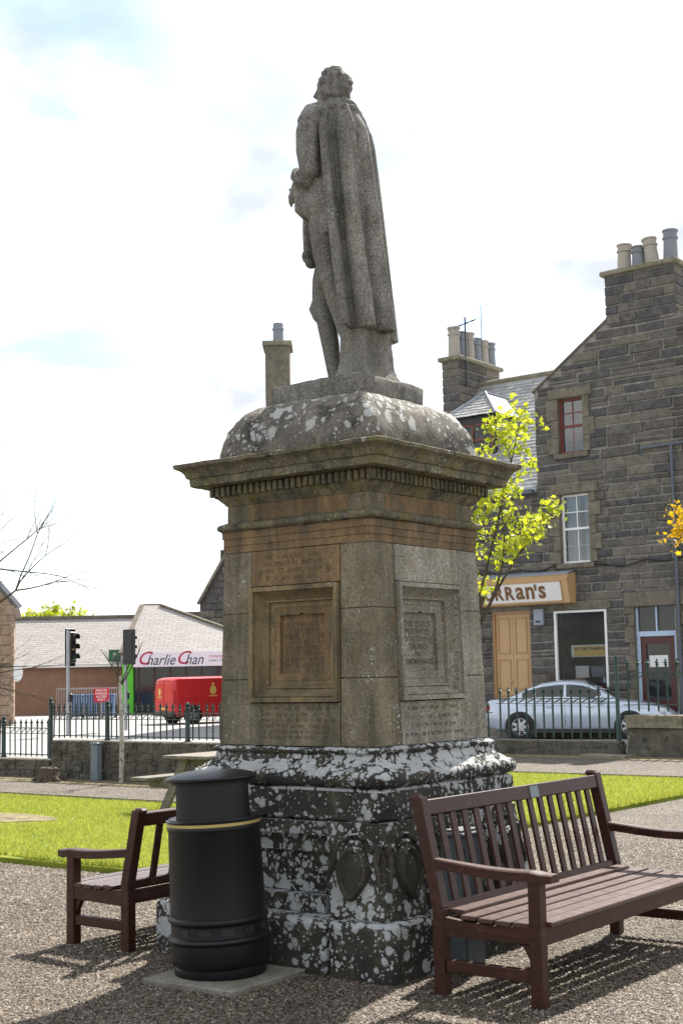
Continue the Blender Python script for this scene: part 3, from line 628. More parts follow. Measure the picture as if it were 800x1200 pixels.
def loft(mb, secs, n=20):
    """secs: (p, q, zw, rp, rq)"""
    vs_ = []
    for p, q, zw, rp, rq in secs:
        for k in range(n):
            a = 2 * math.pi * k / n; vs_.append(P_(p + rp * math.cos(a), q + rq * math.sin(a), zw))
    m_ = len(secs); mb.add(vs_, [(i * n + k, i * n + (k + 1) % n, (i + 1) * n + (k + 1) % n, (i + 1) * n + k) for i in range(m_ - 1) for k in range(n)] + [tuple(range(n)), tuple(range((m_ - 1) * n, m_ * n))])
b = MB()
# torso and coat
loft(b, [(.03, .03, 4.60, .145, .19), (.03, .03, 4.75, .15, .195), (.02, .03, 4.90, .135, .175), (.02, .03, 5.05, .145, .185), (.01, .03, 5.20, .15, .20), (.01, .03, 5.33, .135, .21), (.01, .03, 5.42, .115, .20), (.015, .03, 5.47, .08, .12), (.02, .03, 5.50, .065, .075)])
# neck and head, turned a little to his left
b.tube([P_(.0, .03, 5.42), P_(.025, .035, 5.56)], [.085, .078], 14)
hd = Matrix.Rotation(R(14), 3, 'Z'); hc = P_(.045, .04, 5.645)
ell(b, hc + Vector((0, 0, .015)), (.118, .095, .128), rot=hd); ell(b, hc + hd @ Vector((-.035, 0, -.05)), (.085, .07, .09), rot=hd)
b.tube([hc + hd @ Vector(v) for v in ((-.105, 0, .03), (-.135, 0, -.025), (-.112, 0, -.04))], [.014, .021, .014], 8)     # nose
for v, r_ in (((-.092, .035, .04), .02), ((-.092, -.035, .04), .02), ((-.1, 0, -.068), .022), ((-.088, 0, -.115), .028), ((-.0, -.094, -.01), .03), ((-.0, .094, -.01), .03)): ell(b, hc + hd @ Vector(v), (r_, r_ * .8, r_ * 1.1), 8, 6)
rr = random.Random(4)
for i in range(70):                                   # curls of hair
    th = rr.uniform(-2.25, 2.25); ph = rr.uniform(-.62, 1.5); v = Vector((math.cos(th) * math.cos(ph) * .118, math.sin(th) * math.cos(ph) * .098, math.sin(ph) * .132 + .012))
    if v.x < -.06 and v.z < .06: continue
    ell(b, hc + hd @ v, (rr.uniform(.018, .032),) * 2 + (rr.uniform(.018, .03),), 8, 6)
# collar roll
b.tube([P_(.01 + .095 * math.cos(a), .03 + .115 * math.sin(a), 5.485 + .03 * -math.cos(a)) for a in [i * 2 * math.pi / 14 for i in range(15)]], .032, 8)
# left arm: short cape sleeve ring, upper arm, forearm to the hip, hand
b.tube([P_(.03, .17, 5.43), P_(.06, .235, 5.40), P_(.075, .262, 5.33)], [.09, .095, .098], 14)
b.tube([P_(.06, .245, 5.40), P_(.085, .268, 5.28), P_(.09, .272, 5.15), P_(.085, .262, 5.02), P_(.085, .255, 4.985)], [.088, .088, .081, .068, .055], 16)
b.tube([P_(.075, .255, 5.03), P_(.15, .25, 4.985), P_(.23, .21, 4.95), P_(.285, .17, 4.935)], [.066, .062, .05, .04], 12)
b.tube([P_(.135, .262, 5.005), P_(.175, .245, 4.975)], [.088, .08], 14)                                               # cuff
ell(b, P_(.31, .155, 4.93), (.05, .032, .036))
for i, (dp, dz, L_) in enumerate(((.0, .02, .055), (.012, .0, .07), (.012, -.02, .065), (.0, -.036, .05))):
    b.tube([P_(.33, .15 - i * .004, 4.935 + dz), P_(.355 + dp, .135, 4.93 + dz), P_(.345 + L_ * .6, .105, 4.92 + dz)], [.0125, .0115, .009], 8)
b.tube([P_(.30, .165, 4.955), P_(.325, .175, 4.975), P_(.345, .165, 4.985)], [.013, .012, .009], 8)
# right arm under the cloak, hand on the drapery
b.tube([P_(.03, -.16, 5.40), P_(.05, -.225, 5.28), P_(.06, -.235, 5.05), P_(.14, -.20, 4.93), P_(.24, -.12, 4.98)], [.085, .085, .07, .058, .042], 14)
ell(b, P_(.27, -.09, 4.99), (.05, .032, .04))
for i in range(4): b.tube([P_(.285, -.085, 5.0 - i * .02), P_(.315, -.06, 4.995 - i * .02), P_(.31, -.03, 4.985 - i * .02)], [.012, .011, .009], 8)
b.tube([P_(.26, -.10, 5.02), P_(.285, -.085, 5.045)], [.013, .01], 8)
# coat skirt flaring at the hip and cloth falling in front
loft(b, [(.045, .04, 4.97, .14, .185), (.07, .05, 4.87, .165, .20), (.085, .06, 4.79, .17, .20), (.08, .06, 4.74, .15, .18)])
b.tube([P_(.15, .22, 5.0), P_(.20, .20, 4.9), P_(.215, .185, 4.80), P_(.20, .175, 4.745)], [.05, .06, .055, .02], 10)
b.tube([P_(.21, .12, 4.82), P_(.23, .11, 4.68), P_(.235, .105, 4.56), P_(.225, .10, 4.45)], [.045, .04, .038, .03], 10); ell(b, P_(.232, .12, 4.50), (.035, .05, .05)); ell(b, P_(.215, .11, 4.45), (.03, .05, .035))
b.tube([P_(.215, .06, 4.82), P_(.235, .05, 4.66), P_(.23, .045, 4.52)], [.04, .036, .022], 8)
# legs (breeches, boots)
b.tube([P_(.06, .12, 4.82), P_(.085, .13, 4.66), P_(.07, .135, 4.48), P_(.04, .135, 4.33), P_(-.01, .125, 4.16), P_(-.07, .10, 3.95), P_(-.13, .07, 3.70), P_(-.135, .065, 3.63)], [.12, .10, .084, .066, .068, .06, .046, .05], 16)
b.tube([P_(.05, -.07, 4.82), P_(.15, -.065, 4.6), P_(.24, -.06, 4.36), P_(.255, -.06, 4.27), P_(.225, -.06, 4.12), P_(.19, -.06, 3.92), P_(.16, -.06, 3.70), P_(.155, -.06, 3.62)], [.12, .105, .08, .07, .072, .062, .046, .05], 16)
b.tube([P_(.30, -.05, 4.24), P_(.315, -.05, 4.19), P_(.285, -.05, 4.12), P_(.262, -.05, 4.07)], [.03, .042, .036, .012], 8)   # boot-top flap
for (p, q, sp) in ((-.12, .07, .2), (.16, -.06, .12)):
    b.tube([P_(p - .05, q, 3.605), P_(p + .05, q, 3.615), P_(p + .15, q + sp * .1, 3.60), P_(p + .21, q + sp * .12, 3.592)], [.042, .05, .042, .02], 10)
remeshed('body', b, .0095, 2, M['statue_stone'], st)
# cloak: pleated shell hung from the shoulders round the back
def cloak(u, v):
    """u 0..1 from his left edge round the back to his right edge, v 0 top .. 1 hem"""
    z = 5.49 + (3.905 - 5.49) * v
    if v > .85: z += (-.02 * (1 if u > .5 else -1)) * (v - .85) * 6
    lead = .5 + .0 * v
    th0, th1 = R(100 + 22 * v), R(296)
    th = th0 + (th1 - th0) * u                        # angle from +forward through left (90), back (180), right (270)
    rp = .10 + .08 * (min(1, v / .10)) ** .6 + .095 * v; rq = .125 + .08 * (min(1, v / .10)) ** .6 + .06 * v
    cp, cq = .02 - .045 * v, .03 - .01 * v
    amp = (.018 + .042 * min(1, v / .16) + .016 * v)
    ph = u * 2 * math.pi * 4.6 + .55 * math.sin(v * 2.6) + .5
    fold = math.cos(ph); fold = (1 - abs(math.sin(ph / 2)) ** .55 * 1.0) * 2 - 1 if False else (abs(math.cos(ph / 2)) ** .62) * 1.9 - 1.15
    fold += .07 * math.cos(ph * 2.3 + v * 3) * min(1, v * 3)
    k = 1 + amp * fold / .24
    x = cp + rp * math.cos(th) * k; y = cq + rq * math.sin(th) * k
    if v > .80: k2 = (v - .80) / .2; x += .01 * math.sin(u * 9) * k2
    return P_(x, y, z)
c_ = MB(); nu, nv = 110, 60; vs_ = []
for j in range(nv + 1):
    for i in range(nu + 1): vs_.append(cloak(i / nu, j / nv))
inner = []
for j in range(nv + 1):
    v = j / nv
    for i in range(nu + 1):
        q = cloak(i / nu, v); ctr = P_(.02 - .045 * v, .03 - .01 * v, 0); d = Vector((ctr.x - q.x, ctr.y - q.y, 0)); th_ = min(.085, d.length * .6); inner.append(q + d.normalized() * th_)
N_ = (nu + 1) * (nv + 1); W_ = nu + 1
fs_ = [(j * W_ + i, j * W_ + i + 1, (j + 1) * W_ + i + 1, (j + 1) * W_ + i) for j in range(nv) for i in range(nu)]
fs_ += [tuple(N_ + k for k in reversed(f)) for f in fs_]
fs_ += [(i, N_ + i, N_ + i + 1, i + 1) for i in range(nu)] + [(nv * W_ + i, nv * W_ + i + 1, N_ + nv * W_ + i + 1, N_ + nv * W_ + i) for i in range(nu)]
fs_ += [(j * W_, (j + 1) * W_, N_ + (j + 1) * W_, N_ + j * W_) for j in range(nv)] + [(j * W_ + nu, N_ + j * W_ + nu, N_ + (j + 1) * W_ + nu, (j + 1) * W_ + nu) for j in range(nv)]
c_.add(vs_ + inner, fs_)
c_.tube([cloak(0, j / 20) for j in range(21)], [.03] * 20 + [.022], 8); c_.tube([cloak(1, j / 20) for j in range(21)], [.03] * 20 + [.022], 8)
c_.tube([cloak(i / 30, .012) for i in range(31)], .03, 8)
for u0, u1, rr_, v1 in ((.27, .30, .026, .985), (.50, .52, .030, .985)):
    pts = []
    for j in range(25):
        v = .02 + (v1 - .02) * j / 24; q = cloak(u0 + (u1 - u0) * v, v); ctr = P_(.02 - .045 * v, .03 - .01 * v, 0); d = Vector((q.x - ctr.x, q.y - ctr.y, 0)).normalized(); pts.append(q + d * .010)
    c_.tube(pts, [rr_ * (.75 + .5 * j / 24) for j in range(25)], 8)
remeshed('cloak', c_, .0095, 1, M['statue_stone'], st)

# ------------------------------------------------------------------ litter bin and slab
slab = MB().bbox(-.325, .325, -.325, .325, -.02, .035, .008).build('paving_slab', M['slab']); slab.location = S(.005, -1.275); slab.rotation_euler = (0, 0, -PHI + R(3)); slab.scale = (1, 1, 1); tag(slab, 'thin square concrete slab under the black litter bin', 'slab')
bn = thing('litter_bin', S(-.045, -1.245, .03), 0, 'round black plastic litter bin with a gold band beside pedestal', 'litter bin')
bn.rotation_euler = (0, R(-2.3), 0)
MB().lathe([(.255, 0), (.262, .012), (.262, .05), (.25, .062)], 48).build('base', M['bin'], bn, smooth=.6)
MB().lathe([(.25, .055), (.272, .075), (.278, .10), (.278, .185), (.286, .195), (.290, .207), (.286, .22), (.272, .228), (.270, .25), (.270, .29), (.276, .298), (.284, .306), (.286, .318), (.282, .328), (.272, .334), (.271, .36), (.262, .80), (.268, .812), (.270, .822), (.266, .832), (.264, .864), (.258, .872), (.20, .874)], 56).build('body', M['bin'], bn, smooth=.6)
for k in range(7):
    mb = MB(); a = R(-130 + 28 * k); mb.add([(.2725 * math.cos(a + d_), .2725 * math.sin(a + d_), z) for d_, z in ((-.13, .243), (.13, .243), (.13, .278), (-.13, .278))], [(0, 1, 2, 3)]); mb.build('base_slot', M['black'], bn)
MB().lathe([(.262, .832), (.2675, .834), (.2675, .85), (.262, .852)], 56, cap=False).build('gold_band', M['gold'], bn, smooth=.6)
MB().lathe([(.262, .852), (.274, .856), (.275, .862), (.262, .866)], 56, cap=False).build('rim', M['bin'], bn, smooth=.6)
for k, (a0, a1) in enumerate(((212, 338), (32, 158))):
    pr = [(.236, .868), (.232, .95), (.230, 1.085), (.213, 1.085), (.213, .868), (.236, .868)]
    MB().lathe(pr, 22, a0=R(a0), a1=R(a1), cap=False).build('hood_panel', M['bin'], bn, smooth=.6)
MB().lathe([(.15, .86), (.15, 1.09)], 24).build('liner', M['black'], bn, smooth=.6)
MB().lathe([(.20, 1.062), (.240, 1.066), (.242, 1.080), (.258, 1.084), (.262, 1.092), (.260, 1.102), (.235, 1.111), (.17, 1.128), (.06, 1.136), (.0, 1.137)], 56, cap=False).build('lid', M['bin'], bn, smooth=.5)

# ------------------------------------------------------------------ benches (local: length along y, facing +x, rear at x=0)
def make_bench(name, loc, rz, L, Ht, arm, seat, depth, nslat, label, lean=.12, plaque=False):
    r = thing(name, loc, rz, label, 'bench', 'dark wooden park benches either side of the pedestal'); m = M['bench']; w = .07
    for y in (w / 2, L - w / 2):
        b_ = MB(); # rear post, straight to seat then leaning
        b_.beam((0, y, 0), (0, y, seat + .02), w, w, Vector((1, 0, 0))); b_.build('leg', m, r)
        MB().beam((0.0, y, seat + .015), (-lean, y, Ht - .03), w * .98, w * .98, Vector((1, 0, 0))).bbox(-lean - .052, -lean + .02, y - .034, y + .034, Ht - .05, Ht - .012, .014).build('back_post', m, r)
        MB().beam((depth - w / 2, y, 0), (depth - w / 2, y, arm - .02), w, w, Vector((1, 0, 0))).build('leg', m, r)
        am = MB(); pts = []
        xa0, xa1 = -lean * .5 + .03, depth + .075; n = 12
        for k in range(n + 1):
            u = k / n; x = xa0 + (xa1 - xa0) * u; zc = arm + .01 * math.cos(u * 3.0) - .018 * math.sin(u * math.pi) + (.012 if u < .9 else .0)
            wd = (.030 + .020 * min(1, u * 1.6)) if u < .95 else .040
            th_ = .026 if u < .93 else .020
            for dy, dz in ((-wd, -th_), (-wd, th_ * .75), (-wd * .75, th_), (wd * .75, th_), (wd, th_ * .75), (wd, -th_)): pts.append((x, y + dy, zc + dz))
        am.add(pts, [(i * 6 + k, i * 6 + (k + 1) % 6, (i + 1) * 6 + (k + 1) % 6, (i + 1) * 6 + k) for i in range(n) for k in range(6)] + [tuple(range(6)), tuple(range(n * 6, n * 6 + 6))]); am.build('armrest', m, r)
        MB().beam((.035, y, .155), (depth - w, y, .155), .045, .062).build('stretcher', m, r)
        sr = MB(); zt = seat - .022                       # side seat rail with a dipped top
        poly = [(.03, zt - .10), (depth - w, zt - .09)] + [(depth - w - (depth - w - .03) * k / 8, zt - .018 * math.sin(math.pi * (1 - k / 8) * .9)) for k in range(9)]
        sr.prism(poly, y - .028, y + .028); sr.build('seat_rail', m, r)
        br = MB(); br.prism([(depth - w - .002, seat - .12), (depth - w - .002, seat - .2), (depth - w - .05, seat - .12)], y - .018, y + .018); br.build('bracket', m, r)
    MB().beam((depth - w / 2 + .005, w, seat - .075), (depth - w / 2 + .005, L - w, seat - .075), .052, .095).build('front_rail', m, r)
    MB().beam((0, w, seat - .07), (0, L - w, seat - .07), .045, .08).build('rear_rail', m, r)
    n = 6; sw = (depth + .01) / n
    for k in range(n):
        x = .035 + sw * (k + .5) - .01; z = seat - .004 - .02 * math.sin(math.pi * (k + .2) / n * .9) + (.006 if k < 1 else 0)
        y0, y1 = (.004, L - .004) if k < n - 1 else (w + .002, L - w - .002)
        if k == 0: y0, y1 = w, L - w
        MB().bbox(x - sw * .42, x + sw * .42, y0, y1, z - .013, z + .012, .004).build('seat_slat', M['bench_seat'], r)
    def bx(z): return -lean * (z - seat) / (Ht - seat)
    zt = Ht - .085
    MB().beam((bx(zt), w, zt), (bx(zt), L - w, zt), .045, .085, Vector((-lean, 0, Ht - seat))).build('top_rail', m, r)
    zb = seat + .015; MB().beam((bx(zb), w, zb), (bx(zb), L - w, zb), .040, .05, Vector((-lean, 0, Ht - seat))).build('back_rail', m, r)
    for k in range(nslat):
        y = w + (L - 2 * w) * (k + 1) / (nslat + 1)
        MB().beam((bx(zb + .02), y, zb + .02), (bx(zt - .035), y, zt - .035), .054, .018, Vector((1, 0, 0)), .003).build('back_slat', m, r)
    if plaque:
        z = zt; pl_ = MB(); pl_.box(-.004, .0025, -.05, .05, -.034, .034, None)
        o = pl_.build('plaque', M['grey_metal'], r); o.location = (bx(z) + .0255, L * .575, z); o.rotation_euler = (0, -math.atan(lean / (Ht - seat)), 0)
    return r
make_bench('park_bench', S(1.235, -.945, 0), -PHI, 2.10, 1.05, .66, .43, .62, 15, 'dark brown slatted park bench with a small metal plaque on its top rail', .125, True)
bl = make_bench('park_bench', S(-1.05, .82, 0), -PHI + math.pi, 1.86, .90, .585, .40, .54, 9, 'dark brown slatted park bench standing beside the bin, looking over the lawn', .10)

# grey service cabinet behind the right-hand bench
cb = thing('service_cabinet', S(1.02, -.36), -PHI, 'narrow grey service cabinet between the pedestal and the bench with plaque', 'cabinet')
MB().bbox(-.075, .075, -.11, .11, 0, .76, .008).build('body', M['cab_metal'], cb); MB().bbox(-.085, .085, -.12, .12, .762, .785, .006).build('cap', M['cab_metal'], cb)
MB().bbox(.076, .084, -.09, .09, .06, .70, .003).build('door', M['cab_metal'], cb); MB().bbox(.085, .093, .05, .07, .38, .43, .003).build('latch', M['cab_metal'], cb); MB().bbox(-.06, .06, -.10, .10, .786, .80, .004).build('top_plate', M['cab_metal'], cb)

# ------------------------------------------------------------------ picnic table on the lawn
pt = thing('picnic_table', S(-6.35, 4.95, .04), -PHI, 'weathered grey wooden picnic table with bench seats standing on the lawn', 'picnic table'); m = M['table_wood']
for k in range(5): MB().bbox(-.36 + k * .145, -.36 + k * .145 + .138, 0, 1.8, .68, .72, .005).build('top_plank', m, pt)
for sx in (-1, 1):
    for k in range(2): x = sx * .78 - .135 + k * .14; MB().bbox(x, x + .13, 0, 1.8, .40, .44, .005).build('seat_plank', m, pt)
for y in (.28, 1.5):
    for sx in (-1, 1): MB().beam((sx * .22, y, .68), (sx * .62, y, 0), .05, .12, Vector((1, 0, 0))).build('leg', m, pt)
    MB().beam((-.9, y + .052, .345), (.9, y + .052, .345), .05, .10).build('seat_bearer', m, pt); MB().beam((-.34, y + .052, .63), (.34, y + .052, .63), .05, .09).build('top_bearer', m, pt)

# ------------------------------------------------------------------ boundary walls
def rubble_wall(name, a0, a1, b0, thick, h, ch, label, cope, seed, slen=.42):
    r = thing(name, S(a0, b0), -PHI, label, 'wall'); rr = random.Random(seed); L = a1 - a0
    MB().box(.02, L - .02, .03, thick - .03, -.05, h - cope).build('wall_core', M['mortar'], r)
    sm = []
    for q in range(3):
        x = worn_block(-.5, .5, -.5, .5, -.5, .5, .09, seed + q, .03).mesh('stone'); x.materials.append(M['wall_stone']); sm.append(x)
    z = -.02
    while z < h - cope - .04:
        zh = min(rr.uniform(*ch), h - cope - z); x = 0
        if h - cope - z - zh < .06: zh = h - cope - z
        while x < L - .01:
            w = min(rr.uniform(slen * .6, slen * 1.5), L - x)
            if L - x - w < .12: w = L - x
            inst('stone', rr.choice(sm), r, (x + w / 2, thick / 2, z + zh / 2), (0, 0, rr.choice((0, math.pi))), (w - .015, thick + rr.uniform(-.02, .03), zh - .015)); x += w
        z += zh
    if cope:
        x = 0; cm = worn_block(-.5, .5, -.5, .5, -.5, .5, .06, seed + 5, .02).mesh('cope_stone'); cm.materials.append(M['cope_stone'])
        while x < L - .01:
            w = min(rr.uniform(.9, 1.4), L - x); w = L - x if L - x - w < .3 else w
            inst('cope_stone', cm, r, (x + w / 2, thick / 2, h - cope / 2), (0, 0, 0), (w - .008, thick + .08, cope)); x += w
    return r
rubble_wall('stone_wall', -13.55, -9.3, 9.05, .40, .66, (.13, .2), 'rough dark rubble boundary wall with fence, behind the birch sapling', 0, 3)
rubble_wall('stone_wall', -26, -13.6, 9.05, .40, .32, (.14, .18), 'low mossy rubble wall under the fence next to the tree stump', 0, 4)
rubble_wall('kerb_wall', -9.9, -7.05, 17.9, .36, .29, (.25, .3), 'low lichened stone kerb carrying the fence in front of the silver car', 0, 5, 1.1)
rubble_wall('stone_wall', -6.85, 3.5, 17.85, .5, .80, (.5, .6), 'pale stone wall with thick rounded cope under the taller fence', .24, 6, 1.5)
stp = worn_block(-.55, .45, -.3, .2, -.02, .05, .02, 3, .01).build('stone_step', M['cope_stone']); stp.location = S(-7.05, 17.55); stp.rotation_euler = (0, 0, -PHI); tag(stp, 'flat worn stone lying at the foot of the fence post', 'stone')

# ------------------------------------------------------------------ iron fences
def bar_mesh(zb, zt, mat, rb=.011):
    mb = MB(); mb.tube([(0, 0, zb), (0, 0, zt - .14)], rb, 6)
    pr = [(q_ * rb / .011 * .85, z_) for q_, z_ in [(.010, zt - .15), (.024, zt - .135), (.024, zt - .125), (.012, zt - .118), (.016, zt - .1), (.036, zt - .082), (.018, zt - .062), (.014, zt - .045), (.0, zt)]]
    mb.lathe(pr, 6, cap=False); mb.tube([(0, 0, zb - .02), (0, 0, zb)], [.003, .014], 5)
    mb.box(-.034, .034, -.007, .007, zt - .09, zt - .072); me = mb.mesh('bar'); me.materials.append(mat); return me
def scroll_mesh(z, sp, mat):
    mb = MB(); pts = [(sp * (.10 + .34 * math.cos(a) * (1 - k * .04) + .38), 0, z - .018 - .038 * (1 - math.cos(a)) * .8) for k, a in enumerate([i * math.pi / 6 for i in range(9)])]
    mb.tube(pts, .008 if sp < .2 else .012, 5); me = mb.mesh('scroll'); me.materials.append(mat); return me
def fence(a0, b0, a1, b1, zb, zt, r1, r2, sp, label, mat, posts, post_z, scroll=True):
    p0, p1 = S(a0, b0), S(a1, b1); d = p1 - p0; L = d.length; r = thing('iron_fence', p0, math.atan2(d.y, d.x), label, 'fence')
    bm_ = bar_mesh(zb, zt, mat, .0125 if sp < .2 else .021); sc = scroll_mesh(r1, sp, mat); n = int(L / sp)
    for i in range(n + 1):
        x = (i + .5) * sp
        if x > L or min([abs(x - q) for q, _, _ in posts] + [9]) < .07: continue
        inst('bar', bm_, r, (x, 0, random.uniform(-.004, .004)), (random.uniform(-.01, .01), random.uniform(-.012, .012), random.uniform(-.2, .2)))
        if scroll and x + sp < L: inst('scroll', sc, r, (x, 0, 0))
    for z in (r1, r2): MB().box(0, L, -.018, .018, z - .009, z + .009).build('rail', mat, r)
    if scroll: MB().box(0, L, -.012, .012, r1 - .105, r1 - .093).build('rail', mat, r)
    for x, z0, z1 in posts:
        MB().lathe([(.055, z0 - .03), (.055, z0 + .05), (.042, z0 + .07), (.038, z1 - .12), (.048, z1 - .11), (.048, z1 - .09), (.034, z1 - .075), (.045, z1 - .04), (.03, z1 - .012), (.0, z1)], 12, x, 0, cap=False).build('post', mat, r, smooth=.6)
    return r
fence(-13.78, 9.25, -9.35, 9.25, .70, 1.31, 1.115, .73, .148, 'dark green spiked iron fence standing on the rubble wall', M['fence_dark'], [(0, .32, 1.40), (1.46, .62, 1.34), (3.36, .62, 1.30)], 0)
fence(-24, 9.25, -13.86, 9.25, .36, 1.03, .855, .385, .148, 'dark green spiked iron fence on the low wall near the stump', M['fence_dark'], [(8.92, .30, 1.07), (6.5, .3, 1.07), (4, .3, 1.07)], 0)
fence(-9.95, 18.1, -7.12, 18.1, .33, 1.385, 1.13, .455, .21, 'green spiked iron fence on the kerb in front of the silver car', M['fence'], [(2.83, .27, 1.98)], 0)
fence(-6.98, 18.1, 3.2, 18.1, .88, 1.905, 1.625, .995, .21, 'green spiked iron fence on top of the pale coped wall', M['fence'], [(3.9, .78, 2.0)], 0)
fence(-9.35, 9.35, -9.98, 18.0, .08, 1.10, .85, .2, .2, 'green spiked iron fence running back behind the pedestal', M['fence'], [(4.3, .0, 1.2)], 0, False)

# marker post against the wall, stump, lawn bed
mk = thing('cable_post', S(-12.25, 8.93), -PHI, 'square grey metal post standing against the rubble wall', 'post')
MB().bbox(-.085, .085, -.06, .06, 0, .60, .01).build('body', M['grey_metal'], mk); MB().bbox(-.095, .095, -.07, .07, .602, .64, .01).build('cap', M['grey_metal'], mk)
sp_ = thing('tree_stump', S(-12.95, 8.5), .3, 'short cut tree stump at the foot of the wall', 'stump')
mb = MB(); mb.lathe([(.25, -.02), (.2, .05), (.165, .2), (.16, .225), (0.0, .228)], 14, cap=False)
mb.v = [tuple(Vector(v) + noise.noise_vector(Vector(v) * 7) * .045) for v in mb.v]; mb.build('trunk', M['bark'], sp_, smooth=.6)
for k in range(5): a = k * 1.3; MB().tube([(.14 * math.cos(a), .14 * math.sin(a), .08), (.26 * math.cos(a), .26 * math.sin(a), .02), (.36 * math.cos(a + .2), .36 * math.sin(a + .2), -.02)], [.05, .035, .015], 6).build('root', M['bark'], sp_)
bed = MB(); bed.add([S(-8.35 + .9 * math.cos(a) * (1 + .15 * math.sin(3 * a)), 3.75 + .45 * math.sin(a), .052) for a in [k * math.pi / 10 for k in range(20)]], [tuple(range(20))]); o = bed.build('soil_bed', M['soil']); o['kind'] = 'structure'
# edging boards of the lawn
ed = MB().box(-17.2, 0, -.03, 0, -.02, .075).build('lawn_edging', M['table_wood']); ed.location = S(-6.85, 6.16); ed.rotation_euler = (0, 0, -PHI); tag(ed, 'low dark edging board along the far side of the lawn', 'edging', 'lawn edging boards')
ed2 = MB().box(0, 4.7, -.03, 0, -.02, .075).build('lawn_edging', M['table_wood']); ed2.location = S(-6.8, 12.68); ed2.rotation_euler = (0, 0, -PHI); tag(ed2, 'low dark edging board between lawn and gravel below the pale wall', 'edging', 'lawn edging boards')

# ------------------------------------------------------------------ trees
def leaf_cloud(pts, n, spread, size, seed):
    rr = np.random.default_rng(seed); V = []; 
    for p in pts:
        k = n; c = np.array(p) + rr.normal(0, spread, (k, 3)); s = rr.uniform(size * .6, size * 1.25, k)
        nrm = rr.normal(0, 1, (k, 3)); nrm[:, 2] += .6; nrm /= np.linalg.norm(nrm, axis=1)[:, None]
        u = np.cross(nrm, rr.normal(0, 1, (k, 3))); u /= np.linalg.norm(u, axis=1)[:, None]; w = np.cross(nrm, u)
        out = [(-.1, 0), (-.02, .42), (.28, .22), (.42, .5), (.62, .2), (1.0, 0), (.62, -.2), (.42, -.5), (.28, -.22), (-.02, -.42)]
        vv = np.stack([c + (u * x + w * y + nrm * (.16 * abs(y) - .12 * x * x)) * s[:, None] for x, y in out], 1); V.append(vv.reshape(-1, 3))
    V = np.concatenate(V); nL = len(V) // 10
    tri = np.array([(0, 1, 2), (0, 2, 4), (2, 3, 4), (0, 4, 5), (0, 5, 6), (0, 6, 8), (6, 7, 8), (0, 8, 9)])
    return V, (tri[None] + (np.arange(nL) * 10)[:, None, None]).reshape(-1, 3)
def limb(mb, p, q, r0, r1, bend=.08, n=5, ns=6, rr=random):
    p, q = Vector(p), Vector(q); L = (q - p).length; off = Vector((rr.uniform(-1, 1), rr.uniform(-1, 1), rr.uniform(-.3, 1))) * bend * L
    pts = [p.lerp(q, k / n) + off * math.sin(math.pi * k / n) for k in range(n + 1)]; mb.tube(pts, [r0 + (r1 - r0) * k / n for k in range(n + 1)], ns); return pts
# lime-green young tree behind the pedestal
tb = S(-2.75, 4.7, .03); tr = thing('young_tree', tb, 0, 'young tree with fresh lime green leaves behind the pedestal', 'tree')
T0 = Vector((1.34, 14, 0)) ; base = Vector((tb.x, tb.y, 0))
mb = MB(); rr = random.Random(3); Yt = base.y; fork = Vector((1.42 / 14 * Yt, Yt, 2.45))
tk = limb(mb, (0, 0, -.05), fork - base, .06, .035, .03, 8, 10, rr)
cl = [(590, 492), (574, 502), (607, 522), (603, 483), (583, 515), (613, 555), (572, 562), (600, 500), (575, 590), (590, 603), (603, 622), (612, 642), (622, 612), (636, 606), (648, 599), (574, 622), (563, 650), (582, 655), (566, 598), (596, 575), (618, 630), (600, 645), (585, 575), (572, 690), (560, 570), (627, 622), (592, 640), (596, 525), (568, 540), (612, 505)]
def px3(x, y, Y):      # picture measurement of a twig end, placed at its own distance
    qx, qy = x - 400, y - 618.5; c_, s_ = math.cos(roll), math.sin(roll); ex, ey = qx * c_ - qy * s_, qx * s_ + qy * c_
    cp, sp2 = math.cos(pitch), math.sin(pitch); d = Vector((ex / 1610, cp + ey / 1610 * sp2, sp2 - ey / 1610 * cp)); return d * (Y / d.y) + Vector((0, 0, 1.69))
tips = [px3(x, y, Yt + rr.uniform(-.45, .45)) - base for x, y in cl]
tips += [Vector((fork.x - base.x - rr.uniform(.1, .9), rr.uniform(-.7, .7), rr.uniform(2.5, 4.2))) for _ in range(22)]     # the side hidden by the pedestal
main = [(0.0, .2, 4.35), (.42, -.1, 4.2), (.62, .15, 3.15), (.25, .2, 3.4), (-.35, -.1, 3.9), (-.6, .1, 3.2)]; nodes = []
for mx_ in main:
    e_ = Vector((fork.x - base.x + mx_[0], mx_[1], mx_[2])); nodes += limb(mb, tk[5 + rr.randint(0, 2)], e_, .022, .006, .12, 7, 6, rr)[2:]
for q in tips:
    nb = min(nodes, key=lambda v: (v - q).length + (.5 if v.z > q.z else 0)); limb(mb, nb, q, .006, .002, .1, 3, 4, rr)
mb.build('trunk', M['bark'], tr, smooth=.8)
V, F = leaf_cloud([tuple(q) for q in tips] + [tuple(q + Vector((rr.gauss(0, .06), rr.gauss(0, .06), rr.gauss(0, .06)))) for q in tips], 20, .06, .058, 5); link('crown', fastmesh('crown', V, F), M['leaf'], tr)
